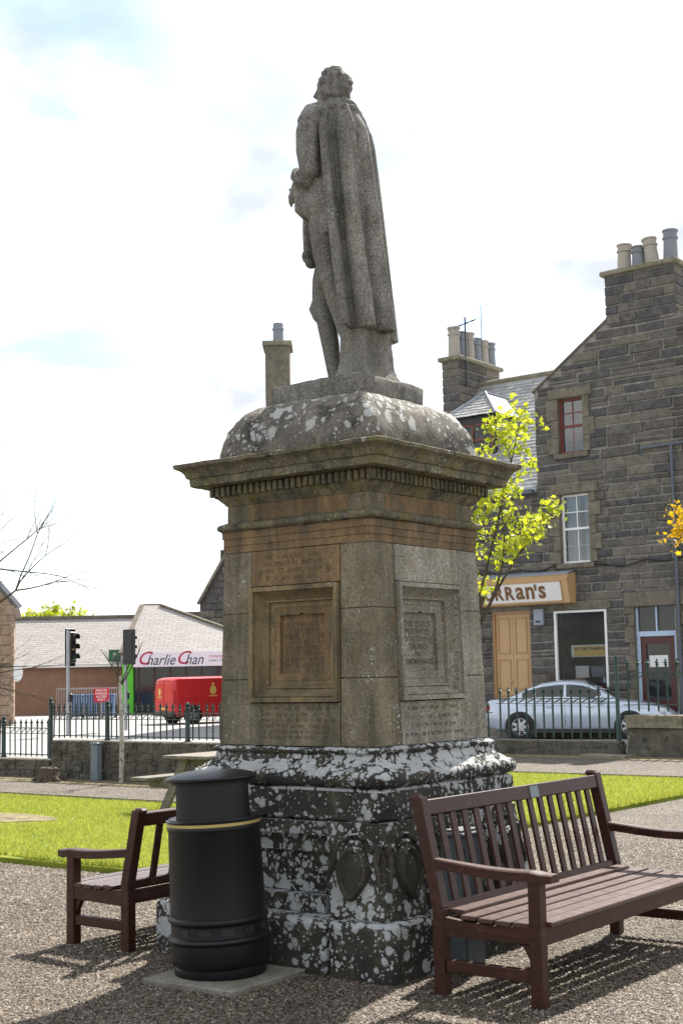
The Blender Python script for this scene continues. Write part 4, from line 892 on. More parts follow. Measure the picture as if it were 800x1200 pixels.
# golden tree at the right edge
tb = Vector((4.75, 13.5, 0)); tr = thing('young_tree', tb, 0, 'slender tree with golden yellow leaves in front of the shop house', 'tree'); mb = MB(); rr = random.Random(9)
tk = limb(mb, (0, 0, -.05), (-.1, 0, 3.6), .07, .015, .03, 8, 8, rr); tips = []
for k in range(26):
    q = Vector((rr.uniform(-.75, .8), rr.uniform(-.7, .7), rr.uniform(2.6, 4.4)))
    q.x = max(q.x, -.45)
    tips.append(q)
tips += [px3(x, y, 13.5) - tb for x, y in ((797, 596), (799, 612), (795, 628), (801, 622), (801, 604))]
for q in tips: limb(mb, tk[rr.randint(3, 8)], q, .012, .003, .1, 4, 5, rr)
mb.build('trunk', M['bark'], tr, smooth=.8); V, F = leaf_cloud([tuple(q) for q in tips], 30, .06, .05, 6); link('crown', fastmesh('crown', V, F), M['leaf_y'], tr)
# bare tree at the left
def bare(mb, p, d, L, r, depth, rr):
    n = 4; pts = [Vector(p)]; dd = d.normalized()
    for k in range(n):
        dd = (dd + Vector((rr.gauss(0, .10), rr.gauss(0, .10), rr.gauss(0, .07) + .025))).normalized(); pts.append(pts[-1] + dd * L / n)
    mb.tube(pts, [r * (1 - .6 * k / n) for k in range(n + 1)], 8 if depth > 2 else 5)
    if depth:
        for k in range(rr.choice((3, 4)) if depth > 1 else 3):
            i = rr.randint(1, n); ax = dd.cross(Vector((rr.gauss(0, 1), rr.gauss(0, 1), rr.gauss(0, 1)))).normalized()
            nd_ = Matrix.Rotation(rr.uniform(.3, .75) * rr.choice((1, 1, -1)), 3, ax) @ dd; bare(mb, pts[i], nd_, L * rr.uniform(.5, .75), r * .42, depth - 1, rr)
tb = Vector((-8.6, 20.5, 0)); tr = thing('bare_tree', tb, 0, 'leafless tree with thin spreading branches beside the stone house', 'tree'); mb = MB(); rr = random.Random(21)
mb.tube([(0, 0, -.1), (.02, .05, .8), (0, .1, 1.8), (.08, .05, 2.6)], [.22, .17, .15, .13], 12)
for d_, L in (((1, .1, .55), 2.3), ((1, -.2, .35), 2.2), ((.7, .2, .95), 2.4), ((.9, 0, .05), 2.5), ((-.8, .3, .6), 2.2), ((.1, .3, 1), 2.6), ((-.3, -.6, .8), 2.2)): bare(mb, (.06, .05, 2.45 + rr.uniform(-.5, .1)), Vector(d_), L, .08, 4, rr)
mb.build('trunk', M['bark'], tr, smooth=.8)
# birch sapling
tb = S(-11.42, 8.72); tr = thing('birch_sapling', tb, 0, 'slim pale birch sapling with a few bare twigs before the wall', 'tree'); mb = MB(); rr = random.Random(2)
pts = limb(mb, (0, 0, -.03), (-.02, 0, 1.75), .042, .028, .01, 8, 10, rr)
mb.build('trunk', M['birch'], tr, smooth=.8); mb = MB()
for q in ((.36, .0, 2.32), (.02, .05, 2.2), (-.13, .05, 2.1), (-.33, -.05, 2.2), (.16, -.1, 2.0)):
    pp = limb(mb, (-.02, 0, 1.66 + rr.uniform(-.12, .06)), q, .016, .005, .08, 5, 5, rr)
    for k in range(2): limb(mb, pp[2 + k], pp[3 + k] + Vector((rr.uniform(-.12, .12), rr.uniform(-.1, .1), rr.uniform(.05, .16))), .006, .003, .1, 3, 4, rr)
mb.build('crown', M['bark'], tr, smooth=.8)
# far bush behind the restaurant
tr = thing('round_bush', (-17.6, 84, 0), 0, 'rounded yellow green tree showing above the restaurant roof', 'tree'); mb = MB(); mb.tube([(0, 0, 0), (0, 0, 3.5)], [.3, .2], 8); mb.build('trunk', M['bark'], tr); rr = random.Random(8)
cp_ = []
for k in range(160):
    v = Vector((rr.gauss(0, 1), rr.gauss(0, 1), rr.gauss(0, 1))).normalized() * rr.uniform(.5, 1); cp_.append((v.x * 2.6, v.y * 2, 4.6 + v.z * 1.7))
V, F = leaf_cloud(cp_, 22, .18, .24, 3); link('crown', fastmesh('crown', V, F), M['leaf_b'], tr)

# ------------------------------------------------------------------ the shop house (local x along the front, y away)
hs = thing('shop_house', S(-11.92, 26.19), -PHI, 'dark rubble stone gabled house with chimneys, slate wing and tan shop front', 'house')
XG0, XG1, XW0 = -1.40, 5.24, -6.13
def gab(x): return 9.50 + .713 * min(x - XG0, XG1 - x)
OPEN = {'shopdoor': (-3.02, -1.79, -.05, 3.38), 'shopwin': (-1.03, .55, .95, 3.32), 'door': (1.36, 2.52, -.05, 3.33), 'win1': (-.72, .17, 4.60, 6.50), 'win2': (-.68, .09, 7.62, 9.16), 'winr': (3.35, 4.2, 4.6, 6.5), 'doorr': (3.4, 4.5, .9, 3.3), 'winl': (-5.2, -4.3, 4.6, 6.2)}
def cells(x0, x1, z0, z1, ops, fn):
    xs = sorted({x0, x1} | {v for o_ in ops for v in o_[:2] if x0 < v < x1}); zs = sorted({z0, z1} | {v for o_ in ops for v in o_[2:] if z0 < v < z1})
    for i in range(len(xs) - 1):
        for j in range(len(zs) - 1):
            cx_, cz_ = (xs[i] + xs[i + 1]) / 2, (zs[j] + zs[j + 1]) / 2
            if not any(o_[0] < cx_ < o_[1] and o_[2] < cz_ < o_[3] for o_ in ops): fn(xs[i], xs[i + 1], zs[j], zs[j + 1])
mb = MB(); ops = list(OPEN.values())
cells(XW0, XG1, -.1, 6.80, ops, lambda a, b_, c, d: mb.box(a, b_, .045, .42, c, d)); cells(XG0, XG1, 6.80, 9.50, ops, lambda a, b_, c, d: mb.box(a, b_, .045, .42, c, d))
mb.prism([(XG0, 9.5), (XG1, 9.5), (2.9, gab(2.9)), (.93, gab(.93))], .045, .42)
mb.box(XG0, XG0 + .4, .42, 9, -.1, 9.5); mb.box(XG1 - .4, XG1, .42, 9, -.1, 9.5); mb.box(XG0, XG1, 8.6, 9, -.1, 9.5); mb.box(XW0, XW0 + .4, .42, 7.4, -.1, 6.8); mb.box(XW0, XG0, 7.0, 7.4, -.1, 6.8)
mb.prism([(.42, 6.8), (7.4, 6.8), (3.85, 10.75)], XW0, XW0 + .4, 'yz')
mb.build('wall', M['mortar'], hs)
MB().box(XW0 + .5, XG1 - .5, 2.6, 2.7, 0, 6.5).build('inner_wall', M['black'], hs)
# individual stones
sms = []
for q in range(5):
    rr = random.Random(40 + q); bm_ = MB(); J = lambda s_: rr.uniform(-s_, s_)
    f0 = [(-.5 + J(.012), 0, -.5 + J(.05)), (.5 + J(.012), 0, -.5 + J(.05)), (.5 + J(.012), 0, .5 + J(.05)), (-.5 + J(.012), 0, .5 + J(.05))]
    f1 = [(x * .965 + J(.012), -1 + J(.25), z * .86 + J(.03)) for x, _, z in f0]; f2 = [(x, 1.2, z) for x, _, z in f0]
    bm_.add(f2 + f0 + f1 + [(J(.2), -1.35, J(.15))], [(0, 1, 5, 4), (1, 2, 6, 5), (2, 3, 7, 6), (3, 0, 4, 7), (4, 5, 9, 8), (5, 6, 10, 9), (6, 7, 11, 10), (7, 4, 8, 11), (8, 9, 12), (9, 10, 12), (10, 11, 12), (11, 8, 12)])
    me = bm_.mesh('stone'); me.materials.append(M['house_stone']); sms.append(me)
rr = random.Random(77); z = -.05; cand = []
while z < 11.0:
    hmin, hmax = ((.19, .27) if z < 7 else (.25, .31)); ch = rr.uniform(hmin, hmax); zm = z + ch / 2
    x0, x1 = (XW0 + .0, XG1) if z + ch < 6.8 else (XG0, XG1)
    if z < 6.8 < z + ch: ch = 6.8 - z; zm = z + ch / 2
    if ch < .08: z += ch; continue
    if z + ch > 9.5: x0, x1 = XG0 + (z + ch - 9.5) / .713 + .03, XG1 - (z + ch - 9.5) / .713 - .03
    spans = [(x0, x1)]
    for o_ in ops:
        g_ = .0
        if o_[2] - .0 < z + ch - .05 and o_[3] + .0 > z + .05:
            ns_ = []
            for s0, s1 in spans:
                if o_[1] < s0 or o_[0] > s1: ns_.append((s0, s1))
                else:
                    if o_[0] - s0 > .05: ns_.append((s0, o_[0]))
                    if s1 - o_[1] > .05: ns_.append((o_[1], s1))
            spans = ns_
    for s0, s1 in spans:
        x = s0
        while x < s1 - .02:
            w = rr.uniform(.42, 1.05) * (1.15 if z > 7 else 1); w = min(w, s1 - x)
            if s1 - x - w < .2: w = s1 - x
            q_ = rr.random()
            if q_ < .22 and ch > .2: k_ = rr.uniform(.4, .6); cand.append((x, w, z, ch * k_)); cand.append((x, w, z + ch * k_, ch * (1 - k_)))
            else: cand.append((x, w, z, ch))
            x += w
    z += ch
vis = [c for c in cand if -3.7 < c[0] + c[1] / 2 < 3.1]; vis.sort(key=lambda c: -c[1] * c[3]); big = vis[:296]; rest = [c for c in cand if c not in set(big)]
for x, w, z, ch in big:
    inst('stone', rr.choice(sms), hs, (x + w / 2, .045, z + ch / 2), (0, rr.uniform(-.012, .012), rr.uniform(-.01, .01)), (w - rr.uniform(.02, .06), rr.uniform(.012, .045), max(.05, ch - rr.uniform(.02, .06))))
mb = MB()
for x, w, z, ch in rest:
    me = rr.choice(sms); sc_ = (w - .03, rr.uniform(.02, .05), ch - .03); mb.add([(x + w / 2 + v.co.x * sc_[0], .045 + v.co.y * sc_[1], z + ch / 2 + v.co.z * sc_[2]) for v in me.vertices], [tuple(p_.vertices) for p_ in me.polygons])
o = mb.build('stone', M['house_rest'], hs, raw=True); o['kind'] = 'stuff'
# gable skews
for sgn in (0, 1):
    x0 = XG0 - .06 if not sgn else XG1 + .06; xm = (XG0 + XG1) / 2
    MB().beam((x0, .22, gab(XG0) - .045), (.91 if not sgn else 2.92, .22, gab(.91) + .0), .46, .05).build('skew', M['dressed'], hs)
# dressed surrounds, lintels, sills
def dress(op, lint=.28, jamb=.2, sill=.14, name='win'):
    x0, x1, z0, z1 = op; rr2 = random.Random(int(x0 * 100))
    MB().bbox(x0 - .28, x1 + .28, -.035, .3, z1 + .002, z1 + lint, .02).build('lintel', M['dressed'], hs)
    z = z0; k = 0
    while z < z1 - .05:
        h_ = min(rr2.uniform(.32, .5), z1 - z); h_ = z1 - z if z1 - z - h_ < .15 else h_
        for s_ in (-1, 1):
            w = jamb * (1.0 if (k + (s_ > 0)) % 2 else 1.75); xa, xb = (x0 - w, x0 + .004) if s_ < 0 else (x1 - .004, x1 + w)
            MB().bbox(xa, xb, -.025, .3, z + .006, z + h_ - .006, .012).build('jamb_stone', M['dressed'], hs)
        z += h_; k += 1
    if sill: MB().bbox(x0 - .12, x1 + .12, -.08, .3, z0 - sill, z0 - .002, .015).build('sill', M['dressed'], hs)
for k in ('win1', 'win2', 'winr', 'winl'): dress(OPEN[k])
dress(OPEN['door'], .38, .16, 0); MB().bbox(-1.15, .7, -.03, .3, 3.325, 3.55, .015).build('lintel', M['dressed'], hs)
def sash(op, frame, y=.14, curtain=True):
    x0, x1, z0, z1 = op; w = MB(); o = MB(); f = .065; zm = (z0 + z1) / 2
    o.box(x0, x1, y, y + .1, z0, z0 + f); o.box(x0, x1, y, y + .1, z1 - f, z1); o.box(x0, x0 + f, y, y + .1, z0 + f, z1 - f); o.box(x1 - f, x1, y, y + .1, z0 + f, z1 - f)
    win = o.build('window', frame, hs)
    g = MB(); g.box(x0 + f, x1 - f, y + .01, y + .09, zm - .03, zm + .03); xm = (x0 + x1) / 2
    for za, zb in ((z0 + f, zm - .03), (zm + .03, z1 - f)):
        yy = y + (.03 if za > z0 + .2 else .055)
        g.box(xm - .014, xm + .014, yy, yy + .03, za, zb); zc = (za + zb) / 2
        g.box(x0 + f, xm - .014, yy, yy + .03, zc - .012, zc + .012); g.box(xm + .014, x1 - f, yy, yy + .03, zc - .012, zc + .012)
    g.build('glazing_bar', frame, win)
    for (xa, xb) in ((x0 + f, xm - .014), (xm + .014, x1 - f)):
        for (za, zb) in ((z0 + f, z0 + (zm - z0 + f) / 2), (z0 + (zm - z0 + f) / 2, zm - .03), (zm + .03, zm + (z1 - zm) / 2), (zm + (z1 - zm) / 2, z1 - f)):
            MB().add([(xa, y + .05, za), (xb, y + .05, za), (xb, y + .05, zb), (xa, y + .05, zb)], [(0, 1, 2, 3)]).build('pane', M['pane'], win)
    if curtain:
        for (xa, xb, zt_) in ((x0 + .04, x0 + (x1 - x0) * .45, z1), (x0 + (x1 - x0) * .62, x1 - .03, z1)):
            n = 24; cvs = [(xa + (xb - xa) * i / n, y + .3 + .03 * math.sin(i * 1.9), zz_) for zz_ in (z0, zt_) for i in range(n + 1)]
            MB().add(cvs, [(i, i + 1, n + 2 + i, n + 1 + i) for i in range(n)]).build('curtain', M['curtain'], win)
    return win
sash(OPEN['win1'], M['white']); sash(OPEN['win2'], M['redwood'], curtain=False); sash(OPEN['winr'], M['white']); sash(OPEN['winl'], M['white'])
# shop sign
sg = MB(); sg.prism([(-.42, 4.30), (-.42, 4.22), (-.5, 4.18), (-.34, 3.52), (0.02, 3.50), (.02, 4.36)], -6.0, -.32, 'yz'); sign = sg.build('shop_sign', M['tan'], hs)
MB().add([(-5.6, -.492, 4.10), (-.52, -.492, 4.10), (-.52, -.368, 3.585), (-5.6, -.368, 3.585)], [(0, 1, 2, 3)]).build('sign_face', M['sign_white'], sign)
mb = MB(); 
for q in ((-5.62, -.50, 4.09, 4.135), (-5.62, -.50, 3.55, 3.59)): mb.box(q[0], q[1], -.50 if q[2] > 4 else -.382, -.48 if q[2] > 4 else -.36, q[2], q[3])
mb.beam((-.515, -.497, 4.13), (-.515, -.365, 3.55), .03, .02, Vector((1, 0, 0)), .002); mb.build('sign_moulding', M['tan_dark'], sign)
sl = (-.492 + .368) / (4.10 - 3.585); xr = -1.0
for chr_, sz_, gap in (('s', .66, .02), ("'", .55, -.01), ('n', .66, .02), ('a', .66, .02), ('R', .50, .02), ('R', .50, .02), ('U', .50, .02), ('C', .50, .02)):
    tm = text_mb(chr_, sz_, extrude=.004, bold=.014, align='LEFT', sx=.93); hi_, lo_ = max(v[0] for v in tm.v), min(v[0] for v in tm.v); zlo = min(v[2] for v in tm.v)
    zb_ = 3.665 if chr_ != "'" else 3.88
    mb = MB(); mb.add([(xr - hi_ + v[0], -.434 + v[1] + sl * (zb_ + v[2] - zlo - 3.835) - .006, zb_ + v[2] - zlo) for v in tm.v], tm.f); mb.build('sign_letter', M['sign_brown'], sign); xr -= hi_ - lo_ + gap + .03
MB().add([(-6.1, -.46, 4.31), (-.3, -.46, 4.31), (-.3, .04, 4.42), (-6.1, .04, 4.42), (-6.1, -.46, 4.29), (-.3, -.46, 4.29)], [(0, 1, 2, 3), (4, 5, 1, 0)]).build('lead_flashing', M['lead'], sign)
# double storm doors
x0, x1, z0, z1 = OPEN['shopdoor']; fr = MB(); fr.box(x0, x0 + .07, .08, .22, .1, z1); fr.box(x1 - .07, x1, .08, .22, .1, z1); fr.box(x0 + .07, x1 - .07, .08, .22, z1 - .07, z1); fr.build('door_frame', M['tan_dark'], hs)
xm = (x0 + x1) / 2
for xa, xb in ((x0 + .072, xm - .005), (xm + .005, x1 - .072)):
    d_ = MB().box(xa, xb, .14, .20, .1, z1 - .072).build('door', M['tan'], hs); w_ = xb - xa
    for za, zb in ((.3, 1.05), (1.2, 2.05), (2.2, 3.2)):
        mo = MB()
        for (a_, b_, c__, e_) in ((xa + .08, xb - .08, za, za + .03), (xa + .08, xb - .08, zb - .03, zb), (xa + .08, xa + .11, za + .03, zb - .03), (xb - .11, xb - .08, za + .03, zb - .03)): mo.box(a_, b_, .122, .14, c__, e_)
        mo.build('door_panel', M['tan_dark'], d_)
MB().lathe([(.0, 0), (.025, .0), (.03, .02), (.015, .04)], 10).build('door_knob', M['chrome'], hs).location = (xm - .08, .12, 1.4)
# shop window with display
x0, x1, z0, z1 = OPEN['shopwin']; fr = MB(); fr.box(x0, x0 + .07, .02, .14, z0, z1); fr.box(x1 - .06, x1, .02, .14, z0, z1); fr.box(x0 + .07, x1 - .06, .02, .14, z1 - .06, z1); fr.box(x0 + .07, x1 - .06, .02, .14, z0, z0 + .08)
win = fr.build('shop_window', M['white'], hs); MB().add([(x0 + .07, .09, z0 + .08), (x1 - .06, .09, z0 + .08), (x1 - .06, .09, z1 - .06), (x0 + .07, .09, z1 - .06)], [(0, 1, 2, 3)]).build('pane', M['pane_dark'], win)
MB().box(x0, x1, .42, 2.5, z0 - .04, z0).build('display_shelf', M['table_wood'], win); MB().box(x0 - .3, x1 + .3, 1.6, 1.66, z0, z1 + .2).build('display_back', M['black'], win)
MB().box(-.60, .46, .16, .18, 2.06, 2.38).build('window_banner', M['sign_white'], win); MB().box(-.52, .44, .153, .159, 2.08, 2.34).build('banner_print', M['yellow'], win)
tm = text_mb('PICTURE FRAMING', .105, bold=.003, spacing=1.0); mb = MB(); mb.add([(-.05 + v[0], .150 + v[1], 2.27 + v[2]) for v in tm.v], tm.f); mb.build('banner_lettering', M['ink'], win)
for k, (xa, xb, za, zb, mm) in enumerate(((-.65, -.25, 1.5, 1.82, 'sign_white'), (-.2, .2, 1.52, 1.80, 'pot_grey'), (.1, .42, 1.35, 1.72, 'bluegrey'), (-.75, -.45, 1.2, 1.5, 'tan'), (-.05, .2, 1.15, 1.42, 'redoor'))):
    MB().box(xa, xb, .45 + .06 * k, .48 + .06 * k, za, zb).build('framed_picture', M[mm], win)
# right-hand door with fanlight
x0, x1, z0, z1 = OPEN['door']; fr = MB(); fr.box(x0, x0 + .1, .10, .2, .1, 2.55); fr.box(x1 - .1, x1, .10, .2, .1, 2.55); fr.box(x0, x1, .09, .21, 2.55, 2.68); fr.box(x0, x0 + .06, .10, .2, 2.68, z1); fr.box(x1 - .06, x1, .10, .2, 2.68, z1); fr.box((x0 + x1) / 2 - .02, (x0 + x1) / 2 + .02, .10, .2, 2.68, z1); fr.build('door_frame', M['bluegrey'], hs)
MB().add([(x0 + .06, .16, 2.68), (x1 - .06, .16, 2.68), (x1 - .06, .16, z1), (x0 + .06, .16, z1)], [(0, 1, 2, 3)]).build('fanlight', M['glass'], hs)
d_ = MB(); xa, xb = x0 + .1, x1 - .1; d_.box(xa, xa + .15, .13, .19, .1, 2.55); d_.box(xb - .15, xb, .13, .19, .1, 2.55); d_.box(xa + .15, xb - .15, .13, .19, 2.35, 2.55); d_.box(xa + .15, xb - .15, .13, .19, .1, .9); dr = d_.build('door', M['redoor'], hs)
MB().add([(xa + .15, .165, .9), (xb - .15, .165, .9), (xb - .15, .165, 2.35), (xa + .15, .165, 2.35)], [(0, 1, 2, 3)]).build('pane', M['glass'], dr); MB().box(xa + .22, xb - .22, .150, .157, 1.75, 2.05).build('door_notice', M['sign_white'], dr)
# alarm box, pipes, cable
MB().bbox(-1.60, -1.30, -.10, .02, 2.95, 3.40, .02).build('alarm_box', M['lead'], hs); MB().bbox(-1.53, -1.37, -.105, -.101, 3.02, 3.08, .001).build('alarm_window', M['ink'], hs)
MB().tube([(2.64, -.07, 7.5), (2.64, -.07, .1)], .042, 8).tube([(1.78, -.07, 7.3), (1.78, -.07, 7.5), (4.2, -.07, 7.55)], .036, 8).build('downpipe', M['pipe'], hs, smooth=.8)
cbp = [(-3.6 + 7.2 * k / 40, -.04, 4.50 + .05 * math.sin(k * .9) + .04 * math.cos(k * .37)) for k in range(41)]; MB().tube(cbp, .02, 5).build('cable', M['black'], hs)
# chimney on the gable apex
def stack(x0, x1, y0, y1, z0, z1, name='chimney', pots=(), courses=6, seed=1, parent=hs):
    ch = MB().box(x0 + .03, x1 - .03, y0 + .03, y1 - .03, z0, z1).build(name, M['mortar'], parent); rr2 = random.Random(seed); z = z0 + .02; hh = (z1 - z0 - .04) / courses
    for c in range(courses):
        for face in range(4):
            L = (x1 - x0) if face % 2 == 0 else (y1 - y0); u = 0
            while u < L - .02:
                w = rr2.uniform(.35, .9); w = L - u if L - u - w < .25 else w
                sc_ = (w - .03, .03, hh - .03); um = u + w / 2; zc = z + hh / 2
                loc, rz_ = [((x0 + um, y0 + .03, zc), 0), ((x1 - .03, y0 + um, zc), math.pi / 2), ((x0 + um, y1 - .03, zc), math.pi), ((x0 + .03, y0 + um, zc), -math.pi / 2)][face]
                inst('stone', rr2.choice(sms), ch, loc, (0, 0, rz_), sc_); u += w
        z += hh
    MB().bbox(x0 - .10, x1 + .10, y0 - .10, y1 + .10, z1, z1 + .14, .03).build('cope', M['cope_stone'], ch)
    for px_, py_, h_, r_, mm, tl in pots:
        o = MB().lathe([(r_ * 1.0, -.02), (r_ * .95, h_ * .3), (r_ * .88, h_ * .72), (r_ * 1.05, h_ * .74), (r_ * 1.05, h_ * .78), (r_ * .9, h_ * .8), (r_ * .92, h_ * .93), (r_ * 1.05, h_ * .95), (r_ * 1.05, h_), (r_ * .8, h_), (r_ * .75, h_ * .6)], 16, cap=False).build('chimney_pot', M[mm], ch, smooth=.6); o.location = (px_, py_, z1 + .14); o.rotation_euler = (0, tl, 0)
    return ch
stack(.90, 2.93, -.012, 1.0, 10.95, 12.32, pots=((1.27, .5, .80, .20, 'pot', .03), (1.70, .5, .66, .19, 'pot_grey', 0), (2.12, .5, .82, .20, 'pot', -.12), (2.62, .5, .92, .20, 'pot_grey', .02)), courses=5)
wc = stack(-6.13, -5.48, 2.6, 5.08, 9.9, 11.5, pots=[(-5.8, 2.85 + .43 * k, (.98, .9, .95, .85, .85, .85)[k], .2, 'pot' if k % 2 == 0 else 'pot_grey', 0) for k in range(6)], courses=6, seed=2)
wc['label'] = 'stone chimney stack with a row of six clay pots'
an = MB(); an.tube([(-5.4, 2.9, 10.7), (-5.4, 2.9, 12.9)], .025, 6); an.tube([(-5.8, 2.7, 12.55), (-5.1, 3.05, 12.8)], .018, 5)
for k in range(5): u = k / 4; c0 = Vector((-5.8, 2.7, 12.55)).lerp(Vector((-5.1, 3.05, 12.8)), u); an.tube([c0 + Vector((0, -.18, -.1)), c0 + Vector((0, .18, .1))], .01, 4)
an.tube([(-5.05, 3.3, 11.6), (-5.05, 3.3, 13.3)], .012, 5); an.build('aerial', M['black'], hs)
# roofs with slates
def slate_roof(name, org, ux, uy, L, Hh, skip=None, row=.17, wid=.26, seed=1, parent=hs, clip=None, mat='slate'):
    org, ux, uy = Vector(org), Vector(ux).normalized(), Vector(uy).normalized(); nrm = ux.cross(uy).normalized()
    if nrm.z < 0: nrm = -nrm
    rr2 = random.Random(seed); mb = MB(); nr = int(Hh / row)
    base_ = [org, org + ux * L, org + ux * L + uy * Hh, org + uy * Hh]
    if clip is None:
        rf = MB().add([v for v in base_] + [v - nrm * .08 for v in base_], [(0, 1, 2, 3), (7, 6, 5, 4), (0, 4, 5, 1), (1, 5, 6, 2), (2, 6, 7, 3), (3, 7, 4, 0)]).build(name, M[mat], parent)
    else:
        rf = MB().add([org + ux * a_ + uy * b_ for a_, b_ in clip], [tuple(range(len(clip)))]).build(name, M[mat], parent)
    for j in range(nr):
        v0 = j * row; u = -(j % 2) * wid / 2
        while u < L:
            w = wid * rr2.uniform(.85, 1.15); a_, b_ = max(u, 0), min(u + w - .008, L); u += w
            if b_ - a_ < .04: continue
            vm = v0 + row * .5
            if skip and skip((a_ + b_) / 2, vm): continue
            if clip is not None:
                lo, hi = clip_range(clip, vm); a_, b_ = max(a_, lo), min(b_, hi)
                if b_ - a_ < .03: continue
            h0, h1 = .022 + rr2.uniform(0, .008), .004; s0, s1 = v0 - .015 + rr2.uniform(-.012, .012), v0 + row * 1.05
            pts = [org + ux * a_ + uy * s0 + nrm * h0, org + ux * b_ + uy * s0 + nrm * h0, org + ux * b_ + uy * s1 + nrm * h1, org + ux * a_ + uy * s1 + nrm * h1, org + ux * a_ + uy * s0 + nrm * .001, org + ux * b_ + uy * s0 + nrm * .001]
            mb.add(pts, [(0, 1, 2, 3), (4, 5, 1, 0)])
    o = mb.build('slate', M[mat], rf, raw=True); o['kind'] = 'stuff'; return rf
def clip_range(poly, v):
    xs = []
    for i in range(len(poly)):
        (a0, b0), (a1, b1) = poly[i], poly[(i + 1) % len(poly)]
        if (b0 - v) * (b1 - v) < 0: xs.append(a0 + (a1 - a0) * (v - b0) / (b1 - b0))
    return (min(xs), max(xs)) if len(xs) >= 2 else (1, 0)
sl_ = 4.05 / 3.85; slope = Vector((0, 3.85, 4.05)); SH = slope.length
slate_roof('roof', (XW0 + .3, -.12, 6.80 - .12), (1, 0, 0), slope, XG0 - XW0 - .3, SH + .15)
slate_roof('roof', (XG0, 7.8, 6.80), (-1, 0, 0), (0, -3.95, 4.05), XG0 - XW0 - .3, SH)
MB().tube([(XW0 + .3, 3.86, 10.87), (XG0 + 2.2, 3.86, 10.87)], .10, 8).build('ridge', M['cope_stone'], hs)
MB().box(XW0, XG0 - .02, -.24, -.12, 6.60, 6.72).build('gutter', M['pipe'], hs)
MB().beam((XW0 + .12, -.15, 6.85), (XW0 + .12, 3.0, 10.15), .36, .16).build('skew', M['dressed'], hs)
mr = Vector((3.32, 0, 2.37)); slate_roof('roof', (XG0 + .02, .45, 9.42), (0, 1, 0), mr, 8.6, 4.02, seed=4); slate_roof('roof', (XG1 - .02, 9.0, 9.42), (0, -1, 0), (-3.32, 0, 2.37), 8.6, 4.02, seed=5)
# adjoining lower roof to the left of the wing
slate_roof('roof', (-12.5, .3, 6.0), (1, 0, 0), slope, 6.3, SH - .6, seed=7); MB().box(-12.5, XW0 - .02, .3, 7, -.1, 6.0).build('side_wall', M['house_rest'], hs); MB().prism([(.4, 6.0), (7, 6.0), (4.0, 9.9)], -12.4, -12.2, 'yz').build('side_gable', M['house_rest'], hs)
# dormer
DX0, DX1, DY, DZa, DZb = -5.0, -3.40, 1.2, 7.95, 9.30
dmr = MB().box(DX0 + .05, DX1 - .05, DY + .12, 3.3, DZa, DZb).build('dormer', M['slate'], hs)
fr = MB(); fr.box(DX0, DX1, DY, DY + .1, DZb - .22, DZb); fr.box(DX0, DX0 + .12, DY, DY + .1, DZa, DZb - .22); fr.box(DX1 - .12, DX1, DY, DY + .1, DZa, DZb - .22); fr.box(DX0 + .12, DX1 - .12, DY, DY + .1, DZa, DZa + .1); fr.build('dormer_front', M['black'], dmr)
wn_ = MB(); xm = (DX0 + DX1) / 2
for xx in (DX0 + .12, xm - .03, DX1 - .18): wn_.box(xx, xx + .06, DY + .02, DY + .08, DZa + .1, DZb - .22)
wn_.box(DX0 + .18, DX1 - .18, DY + .02, DY + .08, DZb - .28, DZb - .22); wn_.box(DX0 + .18, DX1 - .18, DY + .02, DY + .08, 8.55, 8.61); w2 = wn_.build('dormer_window', M['redwood'], dmr)
MB().add([(DX0 + .1, DY + .06, DZa), (DX1 - .1, DY + .06, DZa), (DX1 - .1, DY + .06, DZb - .2), (DX0 + .1, DY + .06, DZb - .2)], [(0, 1, 2, 3)]).build('pane', M['glass'], w2)
AP = Vector((xm, DY + .85, 10.15)); e0_, e1_ = Vector((DX0 - .14, DY - .16, DZb)), Vector((DX1 + .14, DY - .16, DZb)); bk0, bk1 = Vector((DX0 - .14, 2.5, DZb)), Vector((DX1 + .14, 2.5, DZb)); apb = Vector((xm, 3.3, 10.15))
def roof_poly(pts, seed):
    o_ = pts[0]; ux = (pts[1] - pts[0]).normalized(); nr_ = ux.cross(pts[2] - pts[0]).normalized(); uy = nr_.cross(ux)
    if uy.z < 0: uy = -uy
    cl_ = [((q - o_).dot(ux), (q - o_).dot(uy)) for q in pts]; slate_roof('dormer_roof', o_, ux, uy, max(c[0] for c in cl_), max(c[1] for c in cl_), seed=seed, parent=dmr, clip=cl_)
roof_poly([e0_, e1_, AP], 11); roof_poly([e1_, bk1, apb, AP], 12); roof_poly([bk0, e0_, AP, apb], 13)
MB().tube([e1_ + Vector((0, 0, .02)), AP + Vector((0, 0, .03)), e0_ + Vector((0, 0, .02))], .05, 6).tube([AP + Vector((0, 0, .03)), apb], .05, 6).build('lead_hip', M['lead'], dmr)

# ------------------------------------------------------------------ other houses
# pink stone house at the left
ph = thing('stone_house', (-13.0, 54, 0), R(12.5), 'pinkish sandstone house with slate roof and black downpipe by the crossing', 'house')
MB().box(-8, 0, 0, 9, -.1, 4.7).build('wall', M['pink_stone'], ph)
pm = worn_block(-.5, .5, -.5, .5, -.5, .5, .05, 3, .02).mesh('quoin'); pm.materials.append(M['pink_stone'])
for k in range(12): inst('quoin', pm, ph, (-.22 + (.06 if k % 2 else 0), .0, .2 + k * .39), (0, 0, 0), (.5 if k % 2 else .62, .12, .36))
MB().box(-8, .06, -.07, .06, 2.25, 2.42).build('string_course', M['dressed'], ph)
MB().prism([(-8.3, 4.6), (.28, 4.6), (-3.9, 9.6)], .25, 9.3).build('roof', M['slate_far'], ph); MB().prism([(-8, 4.7), (0, 4.7), (-3.9, 9.2)], 0.0, .24).build('gable', M['pink_stone'], ph)
